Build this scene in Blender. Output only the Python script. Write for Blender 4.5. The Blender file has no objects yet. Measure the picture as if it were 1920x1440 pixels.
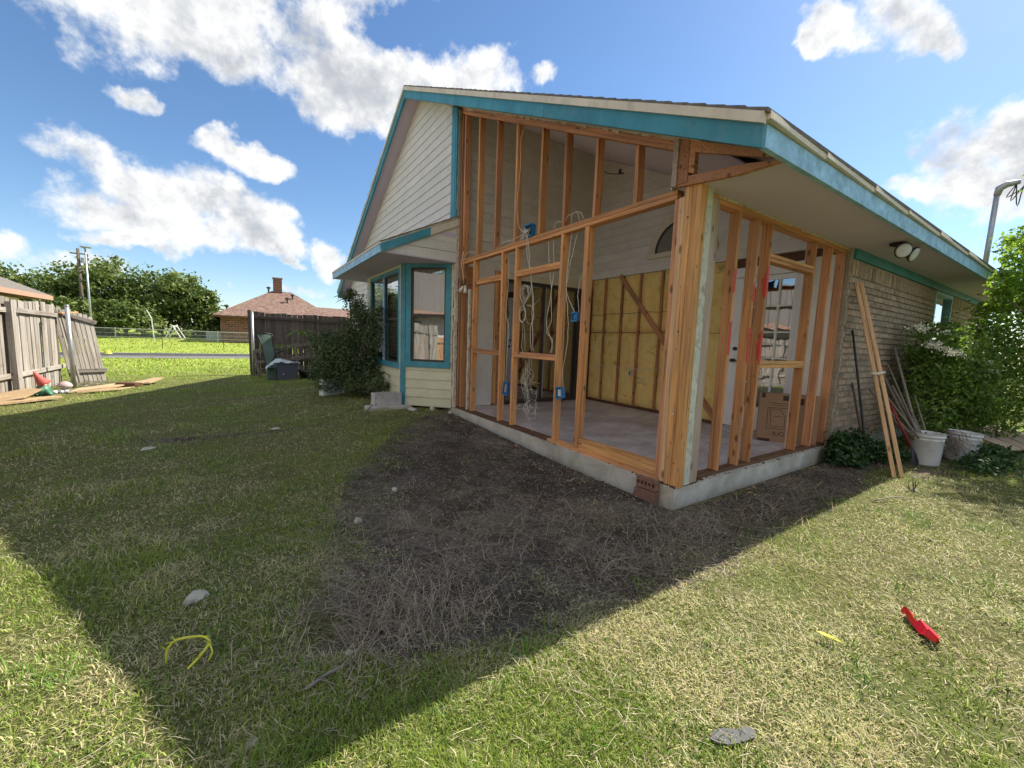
import bpy, math, random
import numpy as np
from mathutils import Vector, Matrix
random.seed(7)
rng = np.random.default_rng(7)
S = bpy.context.scene
C = S.collection
# ------------------------------------------------------------------ camera
cam = bpy.data.cameras.new('camera')
cam.sensor_width = 36.0
cam.lens = 760.23 / 1920 * 36
cam.clip_start = 0.05
cam.clip_end = 2000
camo = bpy.data.objects.new('camera', cam)
C.objects.link(camo)
Rr = Vector((0.83475549, -0.54944123, 0.03602229))
Dn = Vector((-0.02836614, -0.10824604, -0.99371936))
Fw = Vector((0.54988965, 0.82849087, -0.10594451))
CAM = Vector((-2.93286, -1.94275, 1.17700))
camo.matrix_world = Matrix(((Rr.x, -Dn.x, -Fw.x, CAM.x), (Rr.y, -Dn.y, -Fw.y, CAM.y), (Rr.z, -Dn.z, -Fw.z, CAM.z), (0, 0, 0, 1)))
S.camera = camo
S.view_settings.view_transform = 'Standard'
S.view_settings.look = 'None'
S.view_settings.gamma = 1
S.view_settings.use_curve_mapping = False
S.view_settings.exposure = 2.1
# ------------------------------------------------------------------ sun
SUN_DIR = Vector((0.99, 0.033, 1.0)).normalized()      # towards the sun
sun = bpy.data.lights.new('sun', 'SUN')
sun.energy = 2.2
sun.angle = math.radians(0.5)
sun.color = (1.0, 0.93, 0.80)
suno = bpy.data.objects.new('sun', sun)
C.objects.link(suno)
suno.rotation_euler = SUN_DIR.to_track_quat('Z', 'Y').to_euler()
# ------------------------------------------------------------------ sky
W = bpy.data.worlds.new('World')
S.world = W
W.use_nodes = True
wt = W.node_tree
wt.nodes.clear()
N = wt.nodes.new
Lk = wt.links.new
sky = N('ShaderNodeTexSky')
sky.sky_type = 'NISHITA'
sky.sun_disc = False
sky.sun_elevation = math.radians(45)
sky.sun_rotation = math.radians(88)
sky.air_density = 1.0
sky.dust_density = 0.25
sky.ozone_density = 2.2
tc = N('ShaderNodeTexCoord')

def wmath(op, a, b=None, c=None, clamp=False):
    n = N('ShaderNodeMath'); n.operation = op; n.use_clamp = clamp
    for i, v in enumerate((a, b, c)):
        if v is None: continue
        if isinstance(v, (int, float)): n.inputs[i].default_value = v
        else: Lk(v, n.inputs[i])
    return n.outputs[0]

def wvec(op, a, b):
    n = N('ShaderNodeVectorMath'); n.operation = op
    for i, v in enumerate((a, b)):
        if isinstance(v, tuple): n.inputs[i].default_value = v
        else: Lk(v, n.inputs[i])
    return n

def wnoise(scale, detail, rough, vec, col=False):
    n = N('ShaderNodeTexNoise'); n.inputs['Scale'].default_value = scale
    n.inputs['Detail'].default_value = detail; n.inputs['Roughness'].default_value = rough
    Lk(vec, n.inputs['Vector'])
    return n.outputs['Color' if col else 'Fac']

dirv = wvec('NORMALIZE', tc.outputs['Generated'], (0, 0, 0)).outputs[0]
warp = wvec('SUBTRACT', wnoise(7, 5, 0.6, dirv, True), (0.5, 0.5, 0.5)).outputs[0]
sc = N('ShaderNodeVectorMath'); sc.operation = 'SCALE'; Lk(warp, sc.inputs[0]); sc.inputs['Scale'].default_value = 0.11
wdir = wvec('ADD', dirv, sc.outputs[0]).outputs[0]
# cumulus patches: direction, two reciprocal half-axes, weight
CLOUDS = [
(-0.196,0.886,0.421, 15.41,4.43,-3.94, 1.45,9.16,-20.73, 0.45),
(-0.074,0.879,0.471, 10.03,1.49,-2.74, 1.47,6.88,-14.56, 0.95),
(0.032,0.876,0.481, 8.36,0.89,-3.54, -1.48,6.04,-12.54, 1.00),
(0.148,0.867,0.476, 6.19,-0.39,-2.53, -0.61,5.00,-10.56, 1.10),
(0.297,0.825,0.481, 6.07,-1.59,-2.19, 0.41,6.95,-13.80, 1.10),
(0.406,0.755,0.516, 9.47,-4.74,-1.54, 3.68,8.29,-16.18, 1.00),
(0.227,0.872,0.434, 8.61,-0.94,-3.91, -3.05,10.71,-21.77, 0.90),
(-0.009,0.839,0.545, 3.39,-0.43,-0.44, 7.67,9.31,-18.05, 1.00),
(0.168,0.813,0.557, 33.02,-7.27,-0.59, 9.78,13.02,-23.11, 0.75),
(0.305,0.846,0.438, 8.06,-1.96,-3.08, -0.81,12.59,-25.67, 0.80),
(0.095,0.850,0.518, 10.20,0.27,-3.64, 0.37,7.32,-13.69, 0.90),
(-0.144,0.915,0.376, 25.85,8.45,-12.07, -16.98,12.05,-37.29, 0.85),
(-0.120,0.921,0.371, 50.42,14.98,-22.34, -29.02,25.47,-74.10, 0.70),
(-0.004,0.946,0.324, 11.33,0.36,-2.66, 0.12,11.70,-37.00, 1.05),
(-0.051,0.944,0.326, 32.46,1.53,-1.36, 15.52,19.08,-55.60, 0.80),
(-0.229,0.938,0.259, 21.23,6.39,-6.47, -8.11,6.94,-34.55, 0.90),
(-0.155,0.958,0.243, 8.52,1.58,-2.94, -6.83,4.24,-23.50, 1.00),
(-0.032,0.972,0.233, 7.87,0.49,-3.20, -5.61,3.07,-15.97, 1.05),
(-0.214,0.958,0.192, 12.89,2.92,-3.01, -3.31,3.63,-25.01, 0.95),
(-0.097,0.978,0.184, 7.60,0.52,-1.63, -2.11,3.67,-24.55, 1.00),
(0.036,0.982,0.188, 14.03,-0.37,-3.61, -3.45,4.17,-24.31, 1.00),
(-0.156,0.977,0.144, 12.34,1.82,-2.57, -7.21,6.81,-59.28, 0.85),
(-0.021,0.958,0.284, 27.14,5.28,-17.46, -25.01,8.72,-32.92, 0.60),
(0.064,0.969,0.237, 17.30,-0.27,-5.82, -6.82,7.71,-32.28, 0.80),
(-0.285,0.951,0.121, 22.17,6.68,-4.52, -6.14,2.74,-40.56, 0.90),
(-0.234,0.967,0.103, 11.77,2.53,-2.13, -4.21,2.39,-38.15, 0.85),
(-0.293,0.952,0.085, 19.70,5.57,-1.27, 5.54,4.64,-41.84, 0.80),
(0.155,0.975,0.158, 25.67,-4.59,-0.38, 3.65,3.33,-27.65, 0.95),
(0.184,0.972,0.148, 29.85,-6.17,-0.32, 5.43,5.01,-43.55, 0.70),
(0.087,0.986,0.143, 62.91,-5.93,-1.29, 13.27,12.97,-101.76, 0.70),
(0.798,0.310,0.516, 1.66,-24.25,11.28, 12.36,-1.48,-19.03, 1.00),
(0.834,0.241,0.497, 4.68,-17.19,-0.43, 8.35,16.54,-22.37, 1.10),
(0.799,0.341,0.496, 13.35,-37.51,3.49, 14.63,20.04,-37.97, 0.95),
(0.862,0.209,0.461, 7.08,-39.93,3.94, 18.04,24.71,-45.44, 0.90),
(0.826,0.279,0.489, 6.90,-26.33,2.43, 15.16,20.74,-37.77, 0.80),
(0.839,0.219,0.499, 7.04,-36.71,3.61, 13.15,18.33,-30.84, 0.80),
(0.932,0.183,0.313, 0.64,-17.34,6.71, 4.58,-4.15,-12.77, 1.15),
(0.937,0.136,0.320, 1.43,-16.46,1.63, 4.45,6.12,-16.66, 1.20),
(0.936,0.216,0.277, 2.80,-19.13,3.74, 11.02,4.06,-41.34, 1.00),
(0.957,0.132,0.260, 1.10,-14.17,1.38, 5.24,6.73,-23.55, 1.00),
(0.954,0.100,0.283, 0.78,-15.59,1.57, 3.61,4.99,-15.18, 1.00),
(0.910,0.136,0.392, 2.70,-55.49,11.70, 54.11,31.31,-136.51, 0.50),
(0.964,0.145,0.222, 1.60,-16.57,1.63, 9.37,11.16,-48.21, 0.60),
(0.511,0.686,0.518, 24.93,-20.16,1.20, 13.84,18.53,-39.12, 0.80),
(0.440,0.702,0.560, 51.61,-34.66,1.98, 53.73,72.83,-134.31, 0.50),
(0.102,0.990,0.098, 20.97,-2.51,-1.74, 1.58,5.94,-68.46, 0.70),
(-0.021,0.997,0.075, 57.10,2.81,-28.07, -55.19,5.19,-90.43, 0.60),
(0.143,0.988,0.059, 15.09,-2.63,-0.96, 1.50,4.24,-86.26, 0.55),
(-0.083,0.994,0.072, 37.21,3.96,-17.82, -24.79,0.31,-38.65, 0.60),
(-0.62,-0.5,0.6, 1.6,-2,0, 1.2,1,-2.1, 1.3),(-0.3,-0.85,0.43, 2.6,-.9,0, .8,2.2,4.9, 1.1),(0.6,-0.7,0.4, 2.4,2,0, -1,1.2,3.7, 1.0),(-0.9,0.1,0.42, .3,2.6,0, 1.6,0,3.4, 1.1),(-0.5,0.15,0.85, 2,3.4,0, 1.9,-1,1.3, .9),(0.1,-0.45,0.89, 3,0.6,0, 0,2.4,1.2, 1.0),  # unseen clouds behind and overhead, added to brighten the shaded side
]
acc = None
for (cx, cy, cz, ax, ay, az, bx, by, bz, w) in CLOUDS:
    u = wvec('DOT_PRODUCT', wdir, (ax, ay, az)).outputs['Value']
    v = wvec('DOT_PRODUCT', wdir, (bx, by, bz)).outputs['Value']
    # remove the centre offset so that u = v = 0 at the centre of the patch
    u0 = cx*ax + cy*ay + cz*az; v0 = cx*bx + cy*by + cz*bz
    if abs(u0) > 0.02: u = wmath('SUBTRACT', u, u0)
    if abs(v0) > 0.02: v = wmath('SUBTRACT', v, v0)
    r2 = wmath('MULTIPLY_ADD', v, v, wmath('MULTIPLY', u, u))
    q = wmath('MULTIPLY_ADD', r2, -0.55*w, w)
    acc = q if acc is None else wmath('SMOOTH_MAX', acc, q, 0.22)
acc = wmath('MAXIMUM', acc, -1.0)
fbm = wnoise(9, 9, 0.62, dirv)
fbm2 = wnoise(34, 5, 0.6, dirv)
den = wmath('ADD', acc, wmath('MULTIPLY', wmath('SUBTRACT', fbm, 0.5), 2.3))
den = wmath('ADD', den, wmath('MULTIPLY', wmath('SUBTRACT', fbm2, 0.5), 0.5))
mr = N('ShaderNodeMapRange'); mr.interpolation_type = 'SMOOTHSTEP'; Lk(den, mr.inputs['Value'])
mr.inputs['From Min'].default_value = 0.34; mr.inputs['From Max'].default_value = 0.92
alpha = mr.outputs[0]
# shade painted in grey: thick parts and sides turned from the sun
soft = wnoise(5, 4, 0.5, dirv)
upsh = wvec('ADD', dirv, (0.028, 0.0, 0.034)).outputs[0]
rim = wmath('SUBTRACT', wmath('ADD', wnoise(9, 9, 0.62, upsh), wmath('MULTIPLY', wnoise(26, 5, 0.6, upsh), 0.35)), wmath('ADD', fbm, wmath('MULTIPLY', wnoise(26, 5, 0.6, dirv), 0.35)))
th = wmath('ADD', wmath('MULTIPLY', den, 0.75), wmath('MULTIPLY', wmath('SUBTRACT', soft, 0.5), 1.0))
th = wmath('ADD', th, wmath('MULTIPLY', rim, 2.6))
mr2 = N('ShaderNodeMapRange'); mr2.interpolation_type = 'SMOOTHSTEP'; Lk(th, mr2.inputs['Value'])
mr2.inputs['From Min'].default_value = 0.30; mr2.inputs['From Max'].default_value = 1.40
ccol = N('ShaderNodeMix'); ccol.data_type = 'RGBA'
Lk(mr2.outputs[0], ccol.inputs[0])
ccol.inputs[6].default_value = (0.98, 0.98, 0.97, 1)
ccol.inputs[7].default_value = (0.50, 0.53, 0.58, 1)
bg1 = N('ShaderNodeBackground'); bg1.inputs['Strength'].default_value = 0.05
tint = N('ShaderNodeMix'); tint.data_type = 'RGBA'; tint.blend_type = 'MULTIPLY'; tint.inputs[0].default_value = 1.0
tint.inputs[7].default_value = (0.74, 0.77, 0.80, 1); Lk(sky.outputs[0], tint.inputs[6])
hs = N('ShaderNodeHueSaturation'); hs.inputs['Saturation'].default_value = 1.10
Lk(tint.outputs[2], hs.inputs['Color']); Lk(hs.outputs[0], bg1.inputs['Color'])
bg2 = N('ShaderNodeBackground'); bg2.inputs['Strength'].default_value = 0.262
Lk(ccol.outputs[2], bg2.inputs['Color'])
mx = N('ShaderNodeMixShader'); Lk(alpha, mx.inputs[0]); Lk(bg1.outputs[0], mx.inputs[1]); Lk(bg2.outputs[0], mx.inputs[2])
wo = N('ShaderNodeOutputWorld'); Lk(mx.outputs[0], wo.inputs[0])

# ------------------------------------------------------------------ material helpers
class NT:
    def __init__(s, name):
        s.m = bpy.data.materials.new(name); s.m.use_nodes = True
        s.t = s.m.node_tree; s.b = s.t.nodes['Principled BSDF']; s.out = s.t.nodes['Material Output']
        s.tc = s.t.nodes.new('ShaderNodeTexCoord')
        s._oi = None
    def n(s, ty, **kw):
        n = s.t.nodes.new(ty)
        for k, v in kw.items(): setattr(n, k, v)
        return n
    def l(s, a, b): s.t.links.new(a, b)
    def obj(s, scale=(1, 1, 1), rnd=True):
        mp = s.n('ShaderNodeMapping'); mp.inputs['Scale'].default_value = scale
        if rnd:
            if s._oi is None: s._oi = s.n('ShaderNodeObjectInfo')
            v = s.n('ShaderNodeVectorMath', operation='SCALE'); v.inputs[0].default_value = (13, 7, 11)
            s.l(s._oi.outputs['Random'], v.inputs['Scale'])
            a = s.n('ShaderNodeVectorMath', operation='ADD'); s.l(s.tc.outputs['Object'], a.inputs[0]); s.l(v.outputs[0], a.inputs[1])
            s.l(a.outputs[0], mp.inputs[0])
        else:
            s.l(s.tc.outputs['Object'], mp.inputs[0])
        return mp.outputs[0]
    def noise(s, vec, scale, detail=4, rough=0.55, dist=0):
        n = s.n('ShaderNodeTexNoise'); n.inputs['Scale'].default_value = scale; n.inputs['Detail'].default_value = detail
        n.inputs['Roughness'].default_value = rough; n.inputs['Distortion'].default_value = dist
        s.l(vec, n.inputs['Vector']); return n.outputs['Fac']
    def ramp(s, fac, stops):
        r = s.n('ShaderNodeValToRGB'); e = r.color_ramp.elements
        while len(e) < len(stops): e.new(0.5)
        for i, (p, c) in enumerate(stops):
            e[i].position = p; e[i].color = (*c, 1) if len(c) == 3 else c
        s.l(fac, r.inputs[0]); return r.outputs[0]
    def mr(s, v, a, b, c=0, d=1):
        n = s.n('ShaderNodeMapRange'); n.inputs[1].default_value = a; n.inputs[2].default_value = b
        n.inputs[3].default_value = c; n.inputs[4].default_value = d; s.l(v, n.inputs[0]); return n.outputs[0]
    def mix(s, f, a, b, mode='MIX'):
        n = s.n('ShaderNodeMix', data_type='RGBA', blend_type=mode)
        for i, v in ((0, f), (6, a), (7, b)):
            if isinstance(v, tuple): n.inputs[i].default_value = (*v, 1)
            elif isinstance(v, (int, float)): n.inputs[i].default_value = v
            else: s.l(v, n.inputs[i])
        return n.outputs[2]
    def math(s, op, a, b=0.0):
        n = s.n('ShaderNodeMath', operation=op)
        for i, v in enumerate((a, b)):
            if isinstance(v, (int, float)): n.inputs[i].default_value = v
            else: s.l(v, n.inputs[i])
        return n.outputs[0]
    def col(s, c): s.l(c, s.b.inputs['Base Color'])
    def rough(s, r):
        if isinstance(r, (int, float)): s.b.inputs['Roughness'].default_value = r
        else: s.l(r, s.b.inputs['Roughness'])
    def bump(s, h, st=0.3, d=0.01):
        n = s.n('ShaderNodeBump'); n.inputs['Strength'].default_value = st; n.inputs['Distance'].default_value = d
        s.l(h, n.inputs['Height']); s.l(n.outputs[0], s.b.inputs['Normal'])

def sc3(c, k): return tuple(min(1, x * k) for x in c)

def mpaint(name, col, rough=0.6, var=0.15, scale=3, bump=0.15, bs=60, dirt=None, dirtamt=0.5, obj_rand=0.06, metal=0):
    t = NT(name); v = t.obj()
    n = t.noise(v, scale, 6, 0.6)
    c = t.ramp(n, [(0.3, sc3(col, 1 - var)), (0.7, sc3(col, 1 + var))])
    if dirt:
        n2 = t.noise(v, scale * 2.7, 8, 0.7, 0.3)
        c = t.mix(t.mr(n2, 0.5, 0.72, 0, dirtamt), c, dirt)
    c = t.mix(1.0, c, t.ramp(t._oi.outputs['Random'], [(0, (1 - obj_rand,) * 3), (1, (1, 1, 1))]), 'MULTIPLY')
    t.col(c); t.rough(rough); t.b.inputs['Metallic'].default_value = metal
    if bump: t.bump(t.noise(v, bs, 4, 0.6), bump, 0.004)
    return t.m

def mwood(name, c1, c2, dark, rough=0.75, knots=True, grey=0.0, sc=1.0, stain=None, rnd=0.35):
    """lumber: local X is the length"""
    t = NT(name)
    v = t.obj((1.1 * sc, 26 * sc, 26 * sc))
    n = t.noise(v, 1.0, 5, 0.6, 0.6)
    v2 = t.obj((1.6 * sc, 70 * sc, 70 * sc)); n2 = t.noise(v2, 1.0, 3, 0.6)
    c = t.ramp(n, [(0.28, c2), (0.5, c1), (0.72, sc3(c1, 1.15))])
    c = t.mix(t.mr(n2, 0.45, 0.70, 0, 0.75), c, dark)
    v3 = t.obj((0.9, 0.9, 0.9)); n3 = t.noise(v3, 1.4, 3, 0.5)
    if stain: c = t.mix(t.mr(n3, 0.45, 0.75, 0, 0.75), c, stain)
    if knots:
        vo = t.n('ShaderNodeTexVoronoi'); vo.inputs['Scale'].default_value = 1.0
        t.l(t.obj((3.6, 9, 9)), vo.inputs['Vector'])
        c = t.mix(t.mr(vo.outputs['Distance'], 0.17, 0.08, 0, 0.85), c, sc3(dark, 0.45))
    vh = t.n('ShaderNodeTexVoronoi'); vh.inputs['Scale'].default_value = 1.0; t.l(t.obj((7, 22, 22)), vh.inputs['Vector'])
    if knots: c = t.mix(t.mr(vh.outputs['Distance'], 0.10, 0.05, 0, 0.9), c, (0.04, 0.02, 0.012))
    vk = t.noise(t.obj((1.0, 55, 55)), 1.0, 2, 0.4); c = t.mix(t.mr(vk, 0.66, 0.74, 0, 0.75), c, sc3(dark, 0.5))
    r = t.ramp(t._oi.outputs['Random'], [(0, (1 - rnd, (1 - rnd) * 0.96, (1 - rnd) * 0.92)), (0.5, (0.92, 0.88, 0.86)), (1, (1.05, 1.05, 1.05))])
    c = t.mix(1.0, c, r, 'MULTIPLY')
    t.col(c); t.rough(rough)
    t.bump(t.math('ADD', n, n2), 0.35, 0.004)
    return t.m

M = {}
M['stud'] = mwood('framing_lumber', (0.80, 0.385, 0.15), (0.60, 0.26, 0.09), (0.32, 0.12, 0.04), rnd=0.42, stain=(0.46, 0.26, 0.14))
M['stud_red'] = mwood('framing_lumber_red', (0.68, 0.32, 0.155), (0.50, 0.22, 0.10), (0.26, 0.10, 0.05), rnd=0.4, stain=(0.38, 0.20, 0.12))
M['stud_gold'] = mwood('treated_lumber', (0.76, 0.41, 0.155), (0.54, 0.27, 0.09), (0.25, 0.10, 0.03), rnd=0.12, stain=(0.40, 0.25, 0.13))
M['stud_pale'] = mwood('pale_lumber', (0.80, 0.52, 0.29), (0.68, 0.40, 0.20), (0.42, 0.23, 0.11), rnd=0.15, stain=(0.5, 0.34, 0.22))
M['stud_grey'] = mwood('grey_lumber', (0.50, 0.40, 0.33), (0.40, 0.31, 0.25), (0.24, 0.17, 0.13), rnd=0.1)
M['stud_dark'] = mwood('dark_lumber', (0.16, 0.075, 0.035), (0.10, 0.045, 0.02), (0.05, 0.02, 0.01), rnd=0.2)
M['fence'] = mwood('weathered_picket', (0.43, 0.405, 0.365), (0.29, 0.27, 0.24), (0.12, 0.10, 0.085), rough=0.9, rnd=0.4, stain=(0.26, 0.22, 0.17))
M['fence_dark'] = mwood('dark_weathered_picket', (0.15, 0.125, 0.11), (0.10, 0.083, 0.075), (0.05, 0.042, 0.038), rough=0.9, rnd=0.3)
M['orange_fence'] = mwood('orange_cedar', (0.52, 0.30, 0.15), (0.5, 0.22, 0.08), (0.3, 0.12, 0.04), rnd=0.2)
M['teal'] = mpaint('teal_paint', (0.05, 0.26, 0.34), 0.55, 0.25, 2.5, 0.4, 45, dirt=(0.20, 0.33, 0.34), dirtamt=0.45)
M['teal_light'] = mpaint('chalky_teal_paint', (0.32, 0.56, 0.76), 0.6, 0.3, 9, 1.0, 30, dirt=(0.14, 0.36, 0.44), dirtamt=0.6)
M['siding'] = mpaint('beige_siding_paint', (0.72, 0.68, 0.63), 0.7, 0.06, 2, 0.25, 35, dirt=(0.36, 0.32, 0.25), dirtamt=0.25, obj_rand=0.08)
M['siding_green'] = mpaint('greenish_beige_siding', (0.68, 0.65, 0.47), 0.7, 0.06, 2, 0.25, 35, dirt=(0.33, 0.3, 0.2), dirtamt=0.3, obj_rand=0.08)
M['soffit'] = mpaint('beige_soffit_paint', (0.63, 0.55, 0.69), 0.8, 0.05, 1, 0.1, 30, obj_rand=0.03)
M['ceiling'] = mpaint('ceiling_paint', (0.72, 0.63, 0.70), 0.8, 0.05, 1, 0.1, 30, obj_rand=0.03)
M['trimcream'] = mpaint('cream_trim', (0.70, 0.62, 0.50), 0.7, 0.1, 3, 0.3, 40, dirt=(0.36, 0.28, 0.2), dirtamt=0.5)
M['white'] = mpaint('white_paint', (0.82, 0.81, 0.80), 0.5, 0.05, 2, 0.08, 40, dirt=(0.55, 0.52, 0.47), dirtamt=0.35)
M['greyboard'] = mpaint('grey_white_board', (0.74, 0.69, 0.64), 0.7, 0.07, 2, 0.1, 40, dirt=(0.5, 0.44, 0.37), dirtamt=0.4)
M['peeled'] = mpaint('peeled_green_white', (0.60, 0.60, 0.50), 0.8, 0.15, 5, 0.8, 30, dirt=(0.14, 0.09, 0.05), dirtamt=0.85)
M['torn'] = mpaint('torn_trim', (0.66, 0.60, 0.50), 0.9, 0.15, 8, 1.0, 25, dirt=(0.16, 0.10, 0.06), dirtamt=0.95)
M['bronze'] = mpaint('bronze_window_metal', (0.045, 0.038, 0.035), 0.4, 0.1, 3, 0)
M['black'] = mpaint('black_plastic', (0.018, 0.018, 0.02), 0.5, 0.1, 3, 0)
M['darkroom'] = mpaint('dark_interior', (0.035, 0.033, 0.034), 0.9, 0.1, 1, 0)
M['mortar'] = mpaint('mortar', (0.36, 0.31, 0.25), 0.95, 0.15, 6, 1.0, 40, dirt=(0.25, 0.2, 0.15), dirtamt=0.5)
M['shingle'] = mpaint('grey_shingle', (0.16, 0.14, 0.125), 0.95, 0.3, 20, 0.8, 90)
M['wire'] = mpaint('white_cable', (0.70, 0.64, 0.54), 0.5, 0.05, 3, 0)
M['blue'] = mpaint('blue_plastic', (0.02, 0.18, 0.42), 0.45, 0.1, 3, 0)
M['metal'] = mpaint('galvanised_steel', (0.42, 0.43, 0.44), 0.45, 0.15, 6, 0.1, 40, metal=0.7)
M['cardboard'] = mpaint('cardboard', (0.35, 0.21, 0.125), 0.85, 0.06, 2, 0.15, 30, dirt=(0.3, 0.17, 0.1), dirtamt=0.3)
M['ink'] = mpaint('dark_ink', (0.06, 0.035, 0.025), 0.8, 0.1, 2, 0)
M['red'] = mpaint('red_spray_paint', (0.62, 0.06, 0.035), 0.6, 0.12, 9, 0.2, 50, dirt=(0.45, 0.2, 0.1), dirtamt=0.5)
M['redplastic'] = mpaint('red_plastic_film', (0.75, 0.012, 0.02), 0.3, 0.1, 9, 0.2, 50)
M['bucket'] = mpaint('white_bucket_plastic', (0.62, 0.63, 0.64), 0.35, 0.06, 3, 0.05, 20, dirt=(0.35, 0.33, 0.30), dirtamt=0.5)
M['stone'] = mpaint('pale_stone', (0.48, 0.44, 0.37), 0.9, 0.2, 12, 0.8, 40, dirt=(0.2, 0.16, 0.12), dirtamt=0.5)
M['brickred'] = mpaint('red_brown_brick', (0.23, 0.12, 0.085), 0.95, 0.25, 12, 0.8, 60, dirt=(0.34, 0.26, 0.2), dirtamt=0.6)
M['bark'] = mpaint('bark', (0.13, 0.10, 0.075), 0.95, 0.3, 14, 1.0, 30)
M['stick'] = mwood('old_stick', (0.26, 0.22, 0.19), (0.17, 0.14, 0.12), (0.08, 0.06, 0.05), knots=False, rnd=0.4)
M['charcoal'] = mpaint('grey_resin', (0.085, 0.088, 0.125), 0.55, 0.08, 2, 0.1, 40)
M['greenfab'] = mpaint('faded_green_mesh', (0.10, 0.155, 0.125), 0.85, 0.15, 5, 0.4, 90)
M['cloth'] = mpaint('pale_tarp', (0.55, 0.62, 0.66), 0.6, 0.2, 8, 0.4, 20, dirt=(0.12, 0.16, 0.24), dirtamt=0.7)
M['tan'] = mpaint('salmon_trim', (0.42, 0.24, 0.17), 0.7, 0.08, 2, 0.1, 30)
M['yellow'] = mpaint('yellow_cord', (0.62, 0.60, 0.05), 0.6, 0.15, 12, 0.4, 80)
M['flower'] = mpaint('white_petals', (0.75, 0.74, 0.62), 0.7, 0.1, 12, 0)
M['greenplastic'] = mpaint('green_gnome_paint', (0.05, 0.20, 0.12), 0.5, 0.2, 9, 0.2, 30)
M['gnomered'] = mpaint('faded_red_paint', (0.55, 0.10, 0.08), 0.6, 0.2, 9, 0.2, 30)
M['skin'] = mpaint('faded_flesh_paint', (0.55, 0.40, 0.32), 0.6, 0.2, 9, 0.2, 30)
M['asphalt'] = mpaint('asphalt', (0.15, 0.147, 0.145), 0.95, 0.12, 3, 0.4, 60)
M['shard'] = mpaint('dull_grey_shard', (0.10, 0.10, 0.105), 0.8, 0.2, 12, 0.4, 60)
M['kerb'] = mpaint('kerb_concrete', (0.42, 0.40, 0.36), 0.9, 0.12, 3, 0.3, 30)
M['curtain'] = mpaint('curtain_cloth', (0.45, 0.42, 0.37), 0.9, 0.08, 3, 0)
M['oldtan'] = mwood('sun_bleached_scrap', (0.50, 0.37, 0.22), (0.38, 0.27, 0.15), (0.2, 0.13, 0.07), rnd=0.3, stain=(0.3, 0.2, 0.1))
M['oldred'] = mpaint('old_red_metal', (0.30, 0.025, 0.03), 0.5, 0.2, 9, 0.2, 50)
M['chalk'] = mpaint('white_residue', (0.62, 0.58, 0.55), 0.95, 0.1, 8, 0)
# glass
t = NT('window_glass'); t.b.inputs['Base Color'].default_value = (1, 1, 1, 1); t.rough(0.02)
gl = t.n('ShaderNodeBsdfGlossy'); gl.inputs['Roughness'].default_value = 0.015; gl.inputs['Color'].default_value = (0.95, 0.97, 1, 1)
tr = t.n('ShaderNodeBsdfTransparent'); tr.inputs['Color'].default_value = (0.80, 0.84, 0.84, 1)
fr = t.n('ShaderNodeFresnel'); gm_ = t.n('ShaderNodeNewGeometry'); t.l(t.mr(gm_.outputs['Backfacing'], 0, 1, 1.7, 1 / 1.7), fr.inputs['IOR'])
vn = t.noise(t.obj((1, 1, 1)), 2.2, 2, 0.5); bp = t.n('ShaderNodeBump'); bp.inputs['Strength'].default_value = 0.05; bp.inputs['Distance'].default_value = 0.05
t.l(vn, bp.inputs['Height']); t.l(bp.outputs[0], gl.inputs['Normal'])
ms = t.n('ShaderNodeMixShader'); t.l(t.math('MINIMUM', t.math('MULTIPLY_ADD' if False else 'ADD', fr.outputs[0], 0.26), 1.0), ms.inputs[0]); t.l(tr.outputs[0], ms.inputs[1]); t.l(gl.outputs[0], ms.inputs[2])
t.l(ms.outputs[0], t.out.inputs[0]); M['glass'] = t.m
# bricks
t = NT('tan_brick'); v = t.obj((1, 1, 1)); n = t.noise(v, 22, 6, 0.7)
vs = t.obj((60, 60, 6)); n2 = t.noise(vs, 1, 4, 0.6)
c = t.ramp(n, [(0.3, (0.31, 0.215, 0.15)), (0.5, (0.46, 0.345, 0.255)), (0.7, (0.64, 0.52, 0.41))])
c = t.mix(t.mr(n2, 0.5, 0.75, 0, 0.6), c, (0.52, 0.46, 0.38))
c = t.mix(1.0, c, t.ramp(t._oi.outputs['Random'], [(0, (0.62, 0.6, 0.6)), (0.5, (0.9, 0.86, 0.84)), (1, (1.05, 1, 0.95))]), 'MULTIPLY')
t.col(c); t.rough(0.95); t.bump(t.math('ADD', n, n2), 0.7, 0.006); M['brick'] = t.m
# insulation
t = NT('yellow_fibreglass'); v = t.obj((1, 1, 1)); n = t.noise(v, 6, 7, 0.65, 0.5); n2 = t.noise(v, 60, 5, 0.7)
c = t.ramp(n, [(0.25, (0.64, 0.41, 0.12)), (0.42, (0.92, 0.65, 0.22)), (0.65, (0.96, 0.75, 0.30)), (0.85, (0.96, 0.80, 0.46))])
c = t.mix(t.mr(t.noise(v, 2.6, 5, 0.7, 0.8), 0.60, 0.74, 0, 0.8), c, (0.10, 0.075, 0.04))
t.col(c); t.rough(1.0); t.bump(t.math('ADD', n2, n), 1.0, 0.02); M['batt'] = t.m
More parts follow.
